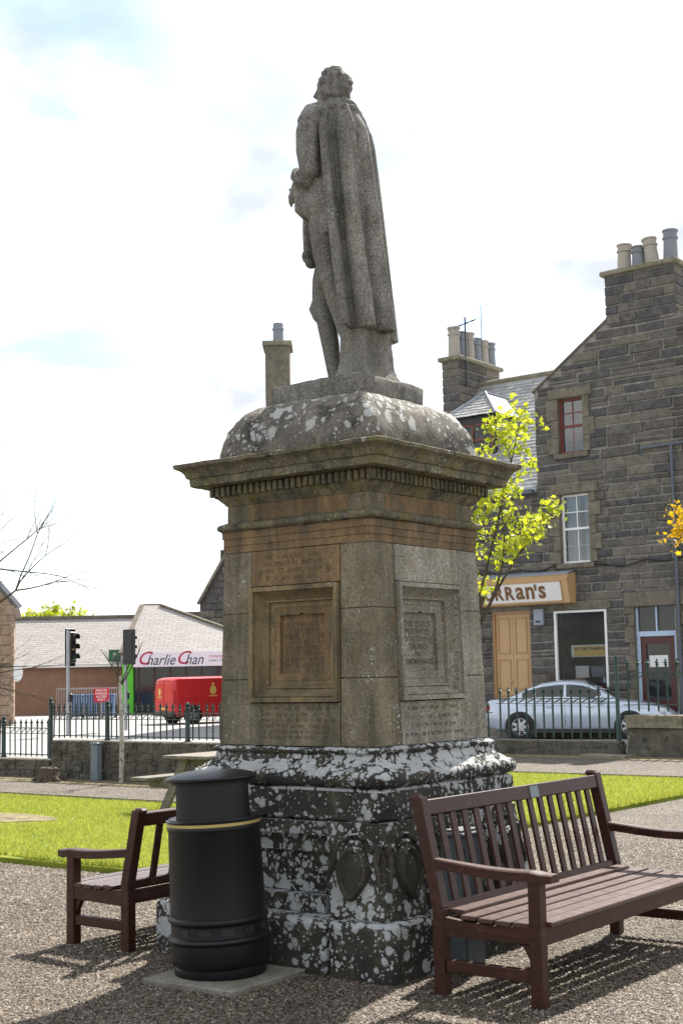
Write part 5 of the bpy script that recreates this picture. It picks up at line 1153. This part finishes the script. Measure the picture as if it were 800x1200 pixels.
MB().beam((.35, .1, 4.62), (-3.9, .1, 9.7), .5, .12).build('bargeboard', M['lead'], ph); MB().tube([(-.72, -.08, 0), (-.72, -.08, 4.5)], .06, 8).build('downpipe', M['black'], ph)
for z0 in (.7, 2.7): wv = MB().box(-1.9, -.98, -.02, .06, z0, z0 + 1.35).build('window', M['white'], ph); MB().box(-1.82, -1.06, -.03, -.022, z0 + .08, z0 + 1.27).build('pane', M['glass'], wv)
ov = MB(); ov.add([(.02 + .22 * math.cos(a), 0, .36 * math.sin(a)) for a in [k * math.pi / 12 for k in range(24)]], [tuple(range(24))]); ov.add([(.02 + .22 * math.cos(a), .03, .36 * math.sin(a)) for a in [k * math.pi / 12 for k in range(24)]], [tuple(range(23, -1, -1))]); ov.add([(.02 + .22 * math.cos(a), y_, .36 * math.sin(a)) for y_ in (0, .03) for a in [k * math.pi / 12 for k in range(24)]], [(k, (k + 1) % 24, 24 + (k + 1) % 24, 24 + k) for k in range(24)])
o = ov.build('oval_sign', M['white'], ph); o.location = (.2, -.05, 2.05)
# restaurant
rs = thing('restaurant', (-10.9, 69, 0), 0, 'low brown roughcast restaurant with grey slate hipped roof and pale sign', 'building')
MB().box(-9, 0, 1.0, 9, -.1, 2.5).build('wall', M['harl'], rs)
def quadpanel(name, pts, mat, parent, th=.12):
    p_ = [Vector(q) for q in pts]; n_ = (p_[1] - p_[0]).cross(p_[2] - p_[0]).normalized()
    if n_.z < 0: n_ = -n_
    k = len(p_); o = bpy.data.objects.new(name, None)
    e1 = (p_[1] - p_[0]).normalized(); e2 = n_.cross(e1); Mx = Matrix((e1, e2, n_)).transposed()
    me = MB().add([Mx.transposed() @ (q - p_[0]) for q in p_] + [Mx.transposed() @ (q - p_[0] - n_ * th) for q in p_], [tuple(range(k)), tuple(range(2 * k - 1, k - 1, -1))] + [(i, (i + 1) % k, k + (i + 1) % k, k + i) for i in range(k)]).mesh(name); bpy.data.objects.remove(o)
    o = link(name, me, mat, parent); o.matrix_local = Matrix.Translation(p_[0]) @ Mx.to_4x4(); return o
quadpanel('roof', [(-9.3, .8, 2.48), (.0, .8, 2.48), (.0, 5.2, 5.05), (-9.3, 5.2, 5.05)], M['slate_far'], rs); quadpanel('roof', [(.0, 9.5, 2.48), (-9.3, 9.5, 2.48), (-9.3, 5.2, 5.05), (.0, 5.2, 5.05)], M['slate_far'], rs)
MB().beam((-9.3, 5.2, 5.08), (.0, 5.2, 5.08), .3, .16).build('ridge', M['dressed'], rs); MB().box(-9.3, -.05, .7, .82, 2.36, 2.46).build('gutter', M['white'], rs)
MB().box(0.02, 7.5, -.6, 8, -.1, 2.9).build('shopfront', M['glass_far'], rs)
quadpanel('roof', [(-.1, -.9, 2.95), (8.2, -.9, 2.95), (1.3, 3.4, 5.55), (.35, 3.4, 5.55)], M['slate_far'], rs); quadpanel('roof', [(-.1, 8.4, 2.95), (-.1, -.9, 2.95), (.35, 3.4, 5.55), (.35, 4.4, 5.55)], M['slate_far'], rs); quadpanel('roof', [(8.2, -.9, 2.95), (8.2, 8.4, 2.95), (1.3, 4.4, 5.55), (1.3, 3.4, 5.55)], M['slate_far'], rs); quadpanel('roof', [(8.2, 8.4, 2.95), (-.1, 8.4, 2.95), (.35, 4.4, 5.55), (1.3, 4.4, 5.55)], M['slate_far'], rs)
MB().beam((.3, 3.9, 5.58), (1.35, 3.9, 5.58), .3, .14).beam((1.3, 3.4, 5.58), (8.2, -.9, 2.98), .22, .10).beam((.3, 3.4, 5.58), (-.1, -.9, 2.98), .22, .10).build('hip_tile', M['dressed'], rs)
bd = MB().bbox(.55, 7.3, -1.15, -.95, 2.28, 3.02, .01).build('sign_board', M['board'], rs)
def put_text(txt, size, x, y, z, mat, parent, **kw):
    tm_ = text_mb(txt, size, **kw); q = MB(); q.add([(x + v[0], y + v[1], z + v[2]) for v in tm_.v], tm_.f); return q.build('lettering', mat, parent)
put_text('C', .92, .72, -1.156, 2.68, M['redink'], bd, shear=.35, align='LEFT', bold=.004); put_text('harlie', .74, 1.18, -1.156, 2.60, M['ink'], bd, shear=.38, align='LEFT', sx=.85, bold=.002)
put_text('C', .92, 2.62, -1.156, 2.68, M['redink'], bd, shear=.35, align='LEFT', bold=.004); put_text('han', .74, 3.08, -1.156, 2.60, M['ink'], bd, shear=.38, align='LEFT', sx=.85, bold=.002)
put_text('CHINESE RESTAURANT', .17, 4.25, -1.156, 2.74, M['redink'], bd, align='LEFT'); put_text('CARRY OUT & TAKE AWAY', .15, 4.25, -1.156, 2.54, M['ink'], bd, align='LEFT')
for k in range(9): MB().box(.7 + k * .78, .76 + k * .78, -.68, -.605, -.05, 2.3).build('mullion', M['redoor'], rs)
MB().box(.4, 7.5, -.70, -.605, -.05, .45).build('stall_riser', M['black'], rs)
MB().box(-.02, .50, -.95, -.3, -.05, 2.5).build('green_pillar', M['lime'], rs); MB().box(-.2, -.05, .7, 1.0, -.05, 2.4).build('downpipe', M['pink_stone'], rs)
gs = MB().box(-.95, -.35, .55, .62, 2.6, 3.2).build('green_sign', M['signgreen'], rs); put_text('P', .35, -.65, .545, 2.9, M['white'], gs)
# dark stone gable behind
dg_ = thing('gable_house', (-5.4, 76, 0), 0, 'dark stone gable house rising behind the restaurant roof', 'house')
MB().prism([(-2.5, 0), (2.5, 0), (2.5, 5.8), (0, 10.2), (-2.5, 5.8)], 0, 8).build('wall', M['house_rest'], dg_); MB().box(-1.35, -.75, 0.05, .7, 7.5, 8.75).tube([(-1.05, .35, 8.7), (-1.05, .35, 9.3)], .14, 8).build('chimney', M['house_rest'], dg_); MB().beam((-2.62, .0, 5.75), (0, .0, 10.35), .4, .14).beam((2.62, 0, 5.75), (0, 0, 10.35), .4, .14).build('skew', M['dressed'], dg_); MB().box(-3.4, -2.5, 1, 7, 0, 5.4).build('side_wall', M['dressed'], dg_)
rr = random.Random(5); k_ = 0; z = .2
while z < 9.6:
    hw = 2.5 if z < 5.4 else 2.5 - (z + .4 - 5.8) / 1.76 - .1
    x = -hw
    while x < hw - .1:
        w = min(rr.uniform(.5, 1.0), hw - x); inst('stone', rr.choice(sms), dg_, (x + w / 2, -.005, z + .2), (0, 0, 0), (w - .04, .03, .36)); x += w
    z += .4
# tall house hidden behind the pedestal, its chimney shows beside the statue
th = thing('tall_house', (0.25, 45.4, 0), 0, 'grey house hidden behind the pedestal with tall chimney beside the statue', 'house')
MB().prism([(0, 0), (9, 0), (9, 7.2), (4.5, 11.0), (0, 7.2)], -3.0, 3.2, 'yz').build('wall', M['house_rest'], th)
MB().box(-2.92, -2.03, 3.9, 5.1, 9, 13.72).build('chimney', M['dressed'], th); MB().bbox(-3.02, -1.93, 3.8, 5.2, 13.74, 13.92, .03).build('cope', M['cope_stone'], th)
MB().lathe([(.2, 0), (.19, .5), (.22, .52), (.22, .58), (.19, .6), (.19, .76), (.16, .78), (.16, .3)], 14, -2.45, 4.4, cap=False).build('chimney_pot', M['pot_grey'], th, smooth=.6).location = (0, 0, 13.92)
quadpanel('roof', [(-3.2, -.2, 7.1), (3.4, -.2, 7.1), (3.4, 4.5, 11.08), (-3.2, 4.5, 11.08)], M['slate_far'], th); quadpanel('roof', [(3.4, 9.2, 7.1), (-3.2, 9.2, 7.1), (-3.2, 4.5, 11.08), (3.4, 4.5, 11.08)], M['slate_far'], th)
for x in (-1.8, 0, 1.8):
    for z in (1.0, 4.2): wv = MB().box(x - .5, x + .5, -.04, .05, z, z + 1.8).build('window', M['white'], th); MB().box(x - .42, x + .42, -.05, -.042, z + .08, z + 1.72).build('pane', M['glass'], wv)

# ------------------------------------------------------------------ vehicles
def interp(tab, x):
    for (x0, y0), (x1, y1) in zip(tab, tab[1:]):
        if x <= x1: u = (x - x0) / (x1 - x0); u = max(0, u); return y0 + (y1 - y0) * u
    return tab[-1][1]
def wheel(parent, x, y, r, side, spokes=7):
    w = bpy.data.objects.new('wheel', None); col.objects.link(w); w.parent = parent; w.location = (x, y, r); rz_ = Matrix.Rotation(math.pi / 2, 3, 'X')
    def rot(mb): mb.v = [tuple(rz_ @ Vector(v)) for v in mb.v]; return mb
    rot(MB().lathe([(r * .66, -.1), (r * .93, -.1), (r, -.075), (r, .075), (r * .93, .1), (r * .66, .1)], 28, cap=False)).build('tyre', M['tyre'], w, smooth=.6)
    rm = MB(); rm.lathe([(r * .66, -.09), (r * .68, .09), (r * .62, .095), (r * .6, .03), (r * .2, .0)], 28, cap=False)
    for k in range(spokes):
        a = 2 * math.pi * k / spokes; d = Vector((math.cos(a), math.sin(a), 0)); n = Vector((-d.y, d.x, 0))
        rm.add([d * r * .12 + n * .045 + Vector((0, 0, .09)), d * r * .12 - n * .045 + Vector((0, 0, .09)), d * r * .64 - n * .028 + Vector((0, 0, .085)), d * r * .64 + n * .028 + Vector((0, 0, .085))], [(0, 1, 2, 3)])
    rm.lathe([(r * .2, .085), (r * .17, .1), (0, .1)], 14, cap=False); rm.v = [(v[0], v[1], v[2] * side) for v in rm.v]; rot(rm).build('rim', M['alloy'], w, smooth=.6)
    rot(MB().lathe([(0, -.02 * side), (r * .62, -.02 * side)], 20, cap=False)).build('brake_disc', M['black'], w); return w
def car_body(mbody, st_, wtab, ttab, btab, arch=None):
    """body loft; returns section function"""
    def sec(x):
        w = interp(wtab, x); tp = interp(ttab, x); bt = interp(btab, x); H_ = tp - bt
        half = [(0, bt), (w * .80, bt), (w * .93, bt + .05), (w * .985, bt + H_ * .22), (w, bt + H_ * .45), (w * .995, bt + H_ * .62), (w * .985, bt + H_ * .72), (w * .965, bt + H_ * .86), (w * .93, tp - .035), (w * .87, tp - .008), (w * .6, tp + .018), (0, tp + .028)]
        return half
    n = None; vs_ = []
    for x in st_:
        h = sec(x); ring = [(x, y, z) for y, z in h] + [(x, -y, z) for y, z in reversed(h[1:-1])]; n = len(ring); vs_ += ring
    k = len(st_); mbody.add(vs_, [(i * n + j, i * n + (j + 1) % n, (i + 1) * n + (j + 1) % n, (i + 1) * n + j) for i in range(k - 1) for j in range(n)] + [tuple(range(n)), tuple(range((k - 1) * n, k * n))])
CW = .905
car = thing('car', (0, 0, 0), 0, 'silver blue saloon car parked in front of the tan shop doors', 'car')
wt_ = [(0, .66), (.06, .76), (.25, .84), (.7, .89), (1.5, CW), (3.4, CW), (4.1, .87), (4.5, .78), (4.7, .62), (4.77, .48)]
tt_ = [(0, .80), (.05, .93), (.18, 1.0), (.7, 1.03), (1.2, 1.0), (2.5, .96), (3.3, .955), (3.7, .93), (4.2, .85), (4.55, .74), (4.77, .58)]
bt_ = [(0, .36), (.15, .28), (.4, .22), (4.3, .2), (4.6, .22), (4.77, .30)]
mb = MB(); car_body(mb, [0, .03, .08, .15, .25, .4, .6, .85, 1.2, 1.6, 2.0, 2.4, 2.8, 3.2, 3.5, 3.8, 4.1, 4.3, 4.45, 4.58, 4.68, 4.74, 4.77], wt_, tt_, bt_); body = mb.build('body', M['car'], car, smooth=.7)
# cabin
ct = [(.45, 1.0), (.8, 1.12), (1.15, 1.29), (1.5, 1.405), (1.9, 1.46), (2.25, 1.465), (2.55, 1.43), (2.85, 1.30), (3.15, 1.13), (3.42, .97)]
def cab(x):
    tz = interp(ct, x); bz = interp(tt_, x) - .03; u = max(0, (tz - bz) / .5); wb = interp(wt_, x) * .94; wr = wb - .20 * min(1, u) - .02
    return [(wb, bz), (wb * .985, bz + (tz - bz) * .15), (wr + .045, tz - .075 * min(1, u) - .01), (wr - .02, tz - .03 * min(1, u)), (wr - .16, tz), (0, tz + .018)]
xs = [.45, .6, .8, 1.0, 1.15, 1.3, 1.5, 1.7, 1.9, 2.1, 2.25, 2.4, 2.55, 2.7, 2.85, 3.0, 3.15, 3.3, 3.42]; vs_ = []
for x in xs:
    h = cab(x); vs_ += [(x, y, z) for y, z in h] + [(x, -y, z) for y, z in reversed(h[:-1])]
n = 11; mb = MB(); mb.add(vs_, [(i * n + j, i * n + j + 1, (i + 1) * n + j + 1, (i + 1) * n + j) for i in range(len(xs) - 1) for j in range(n - 1)] + [tuple(range(n)), tuple(range((len(xs) - 1) * n, len(xs) * n))]); mb.build('roof', M['car'], car, smooth=.7)
def side_glass(xa, xb, s_, name='side_window'):
    m_ = 8; vs_ = []
    for i in range(m_ + 1):
        x = xa + (xb - xa) * i / m_; h = cab(x); (y0, z0), (y1, z1) = h[1], h[2]
        for u in (.10, .5, .93): y = y0 + (y1 - y0) * u; vs_.append((x, s_ * (y + .006), z0 + (z1 - z0) * u + .004))
    MB().add(vs_, [(i * 3 + j, i * 3 + j + 1, (i + 1) * 3 + j + 1, (i + 1) * 3 + j) for i in range(m_) for j in range(2)]).build(name, M['carglass'], car, smooth=3)
for s_ in (-1, 1):
    side_glass(1.02, 1.32, s_, 'quarter_window'); side_glass(1.36, 2.06, s_); side_glass(2.12, 2.98, s_)
    tr_ = []
    for i in range(13): x = .98 + (3.02 - .98) * i / 12; h = cab(x)[1]; tr_.append((x, s_ * (h[0] + .008), h[1] + .012))
    MB().tube(tr_, .009, 5).build('window_trim', M['chrome'], car)
    for xa, xb in ((1.62, 1.78), (2.62, 2.78)): MB().bbox(xa, xb, s_ * (CW + .012) - .012, s_ * (CW + .012) + .012, .80, .825, .005).build('door_handle', M['car'], car)
    for x, zt_ in ((1.30, .93), (2.09, .93), (3.14, .93)):
        w = interp(wt_, x); MB().tube([(x, s_ * (w * .99 + .003), zt_ - .05), (x, s_ * (w + .002), .62), (x + (.0 if x > 1.4 else .12), s_ * (w * .99), .34)], .005, 4).build('door_seam', M['black'], car)
    mi = MB(); mi.bbox(2.86, 3.06, s_ * .98 - .09, s_ * .98 + .07, .93, 1.07, .04); mi.build('wing_mirror', M['car'], car)
    MB().tube([(.95, s_ * (interp(wt_, .95) + .002), .87), (2.0, s_ * (CW + .0), .845), (3.6, s_ * (interp(wt_, 3.6) - .002), .80), (4.1, s_ * (interp(wt_, 4.1) - .002), .76)], .006, 4).build('body_crease', M['car'], car)
    for x in (.96, 3.67):
        q = MB(); q.lathe([(0, 0), (.375, 0), (.385, .01), (.375, .02), (0, .02)], 28, cap=False); q.v = [(x + v[0], s_ * (interp(wt_, x) - .012 + v[2]), .325 + v[1]) for v in q.v]; q.build('wheel_arch', M['black'], car)
        wheel(car, x, s_ * (interp(wt_, x) - .07), .325, -1 if s_ > 0 else 1)
    tl_ = MB(); tl_.bbox(.02, .22, s_ * .70 - .11, s_ * .70 + .1, .70, .88, .04); tl_.build('tail_light', M['lens_red'], car); hl = MB(); hl.bbox(4.28, 4.56, s_ * .70 - .1, s_ * .70 + .07, .60, .74, .04); hl.build('headlight', M['lens'], car)
    MB().box(.7, 3.9, s_ * .86 - .03, s_ * .86 + .03, .17, .26).build('sill', M['black'], car)
mb = MB(); vs_ = []
for xa in (2.62, 3.36):
    h = cab(xa); vs_ += [(xa + .03, y_, h[4][1] + .016 - (.02 if abs(y_) > .4 else 0)) for y_ in (-.56, -.3, 0, .3, .56)]
mb.add(vs_, [(j, j + 1, 6 + j, 5 + j) for j in range(4)]); mb.build('windscreen', M['carglass'], car, smooth=3)
mb = MB(); vs_ = []
for xa in (.55, 1.4):
    h = cab(xa); vs_ += [(xa - .03, y_, h[4][1] + .016 - (.02 if abs(y_) > .4 else 0)) for y_ in (-.56, -.3, 0, .3, .56)]
mb.add(vs_, [(j, j + 1, 6 + j, 5 + j) for j in range(4)]); mb.build('rear_window', M['carglass'], car, smooth=3)
MB().bbox(4.66, 4.79, -.35, .35, .42, .58, .03).build('grille', M['black'], car); MB().bbox(4.74, 4.80, -.26, .26, .33, .44, .01).build('number_plate', M['white'], car)
car.location = (0, 0, 0); ca = R(-16); cpt = px3(609, 850, 34.9); car.rotation_euler = (0, 0, ca)
off = Matrix.Rotation(ca, 3, 'Z') @ Vector((.96, -.9, 0)); car.location = (cpt.x - off.x, cpt.y - off.y, -.01)

# red mail van
van = thing('van', (0, 0, -.012), 0, 'red postal van with yellow emblems parked outside the restaurant', 'van')
L_, Wv = 4.6, .9
wv_ = [(0, .84), (.08, .88), (.4, Wv), (3.4, Wv), (4.2, .82), (4.5, .7), (4.6, .55)]; tv_ = [(0, 1.60), (.05, 1.68), (.2, 1.72), (2.6, 1.74), (3.0, 1.68), (3.3, 1.5), (3.7, 1.12), (4.1, .98), (4.45, .85), (4.6, .6)]; bv_ = [(0, .3), (.4, .24), (4.3, .22), (4.6, .3)]
mb = MB(); car_body(mb, [0, .03, .08, .2, .4, .8, 1.4, 2.0, 2.6, 2.8, 3.0, 3.15, 3.3, 3.5, 3.7, 3.9, 4.1, 4.3, 4.45, 4.55, 4.6], wv_, tv_, bv_); mb.build('body', M['van'], van, smooth=.7)
for s_ in (-1, 1):
    for x in (.75, 3.6):
        q = MB(); q.lathe([(0, 0), (.37, 0), (.38, .01), (.37, .02), (0, .02)], 24, cap=False); q.v = [(x + v[0], s_ * (interp(wv_, x) - .012 + v[2]), .33 + v[1]) for v in q.v]; q.build('wheel_arch', M['black'], van); wheel(van, x, s_ * (interp(wv_, x) - .07), .33, -1 if s_ > 0 else 1, 5)
    MB().bbox(.15, 3.2, s_ * Wv - .012, s_ * Wv + .012, .95, .99, .004).build('door_track', M['van'], van); MB().add([(2.3, s_ * (Wv - .008), 1.05), (3.15, s_ * (Wv - .008), 1.05), (3.0, s_ * (Wv - .05), 1.45), (2.35, s_ * (Wv - .035), 1.5)], [(0, 1, 2, 3)]).build('side_window', M['carglass'], van)
    em = MB(); em.add([(1.6 + .14 * math.cos(a), s_ * (Wv + .003), 1.25 + .17 * math.sin(a)) for a in [k * math.pi / 8 for k in range(16)]], [tuple(range(16))]); em.box(1.42, 1.78, s_ * (Wv + .002) - .001, s_ * (Wv + .002) + .001, .99 + .02, 1.05); em.box(1.54, 1.66, s_ * (Wv + .002) - .001, s_ * (Wv + .002) + .001, 1.43, 1.52); em.build('emblem', M['yellow'], van)
    MB().bbox(-.02, .08, s_ * .80 - .06, s_ * .80 + .06, .75, 1.25, .02).build('tail_light', M['lens_red'], van)
    MB().bbox(-.03, .03, s_ * .40 - .34, s_ * .40 + .34, .45, 1.55, .02).build('rear_door', M['van'], van)
em = MB(); em.add([(-.034, .38 + .12 * math.cos(a), 1.2 + .14 * math.sin(a)) for a in [k * math.pi / 8 for k in range(16)]], [tuple(range(16))]); em.box(-.036, -.032, .2, .56, .98, 1.03); em.build('emblem', M['yellow'], van)
MB().bbox(-.09, .06, -.84, .84, .28, .48, .03).build('bumper', M['black'], van); MB().bbox(-.1, -.085, -.26, .26, .52, .63, .004).build('number_plate', M['yellow'], van)
va = R(32); van.rotation_euler = (0, 0, va); vp = px3(182, 800, 53.2); off = Matrix.Rotation(va, 3, 'Z') @ Vector((0, .85, 0)); van.location = (vp.x - off.x, vp.y - off.y, -.012)

# ------------------------------------------------------------------ traffic lights
def traffic_light(loc, rz, hx, hh, label):
    r = thing('traffic_light', loc, rz, label, 'traffic light', 'traffic lights at the crossing')
    MB().tube([(0, 0, -.03), (0, 0, hh)], .057, 12).build('pole', M['galv'], r, smooth=.8); MB().lathe([(.06, hh), (.06, hh + .03), (0, hh + .04)], 12, cap=False).build('pole_cap', M['black'], r)
    hd_ = MB().bbox(hx - .15, hx + .15, -.02, .16, hh - 1.02, hh - .04, .03).build('signal_head', M['black'], r); MB().bbox(hx - .25, hx + .25, .10, .125, hh - 1.12, hh + .06, .01).build('backing_board', M['black'], r)
    for k in range(3):
        z = hh - .22 - .31 * k; q = MB(); q.lathe([(.115, 0), (.12, .17), (.105, .17), (.1, 0)], 16, a0=R(-20), a1=R(200), cap=False); q.v = [(hx + v[0], -.02 - v[2], z + v[1]) for v in q.v]; ls = q.build('hood', M['black'], hd_)
        l2 = MB(); l2.lathe([(.1, 0), (.07, .02), (0, .028)], 14, cap=False); l2.v = [(hx + v[0], -.021 - v[2], z + v[1]) for v in l2.v]; l2.build('lens', (M['redoor'], M['tan_dark'], M['signgreen'])[k], hd_)
    for z in (hh - .15, hh - .9): MB().box(min(0, hx), max(0, hx), .0, .05, z, z + .04).build('bracket', M['black'], r)
    MB().bbox(-.06, .06, -.15, -.055, 1.0, 1.25, .02).build('push_button_box', M['black'], r)
    return r
traffic_light(px3(80, 796, 43) * 1 + Vector((0, 0, -1.70)), R(62), .24, 3.22, 'traffic light on a grey pole with its three hooded lamps side-on')
traffic_light(px3(147.5, 795, 46.6) + Vector((0, 0, -1.70)), R(155), -.22, 3.28, 'traffic light on a grey pole with its dark back turned, by the green pillar')

# bin store: railing, blue bins, red notice
rl = thing('railing', (-11.4, 61.5, 0), 0, 'pale grey vertical railing in front of the brown restaurant wall', 'railing')
MB().box(-1.4, 1.3, -.02, .02, 1.30, 1.37).build('rail', M['galv'], rl); MB().box(-1.4, 1.3, -.02, .02, .2, .25).build('rail', M['galv'], rl)
vb = MB().box(-.012, .012, -.012, .012, .0, 1.3).mesh('bar'); vb.materials.append(M['galv'])
for k in range(25): inst('bar', vb, rl, (-1.4 + k * .112, 0, 0))
for k in range(3):
    wb_ = thing('wheelie_bin', (-12.1 + k * .72, 62.4, -.01), 0, 'blue plastic wheeled bin standing behind the railing', 'bin', 'blue bins behind the railing'); q = MB(); bmh = [(-.25, -.25, .08), (.25, -.25, .08), (.25, .25, .08), (-.25, .25, .08), (-.3, -.33, 1.0), (.3, -.33, 1.0), (.3, .33, 1.0), (-.3, .33, 1.0)]
    q.add(bmh, [(3, 2, 1, 0), (4, 5, 6, 7), (0, 1, 5, 4), (1, 2, 6, 5), (2, 3, 7, 6), (3, 0, 4, 7)]); q.build('body', M['bluebin'], wb_); MB().bbox(-.32, .32, -.36, .36, 1.0, 1.07, .02).build('lid', M['bluebin'], wb_)
    for s_ in (-1, 1): w_ = MB().tube([(s_ * .26, .26, .1), (s_ * .32, .26, .1)], .1, 12).build('wheel', M['tyre'], wb_)
ns = thing('notice', (-10.75, 61.2, 0), 0, 'small red notice with white lettering fixed on the railing', 'sign'); MB().bbox(-.33, .33, -.02, .02, .72, 1.32, .004).build('panel', M['signred'], ns); MB().box(-.03, .03, .021, .05, 0, 1.25).build('post', M['galv'], ns)
for i, tx in enumerate(('PRIVATE', 'PARKING', 'ACCESS', 'ONLY')): put_text(tx, .13, 0, -.024, 1.23 - i * .135, M['white'], ns, sx=1.0, bold=.003)
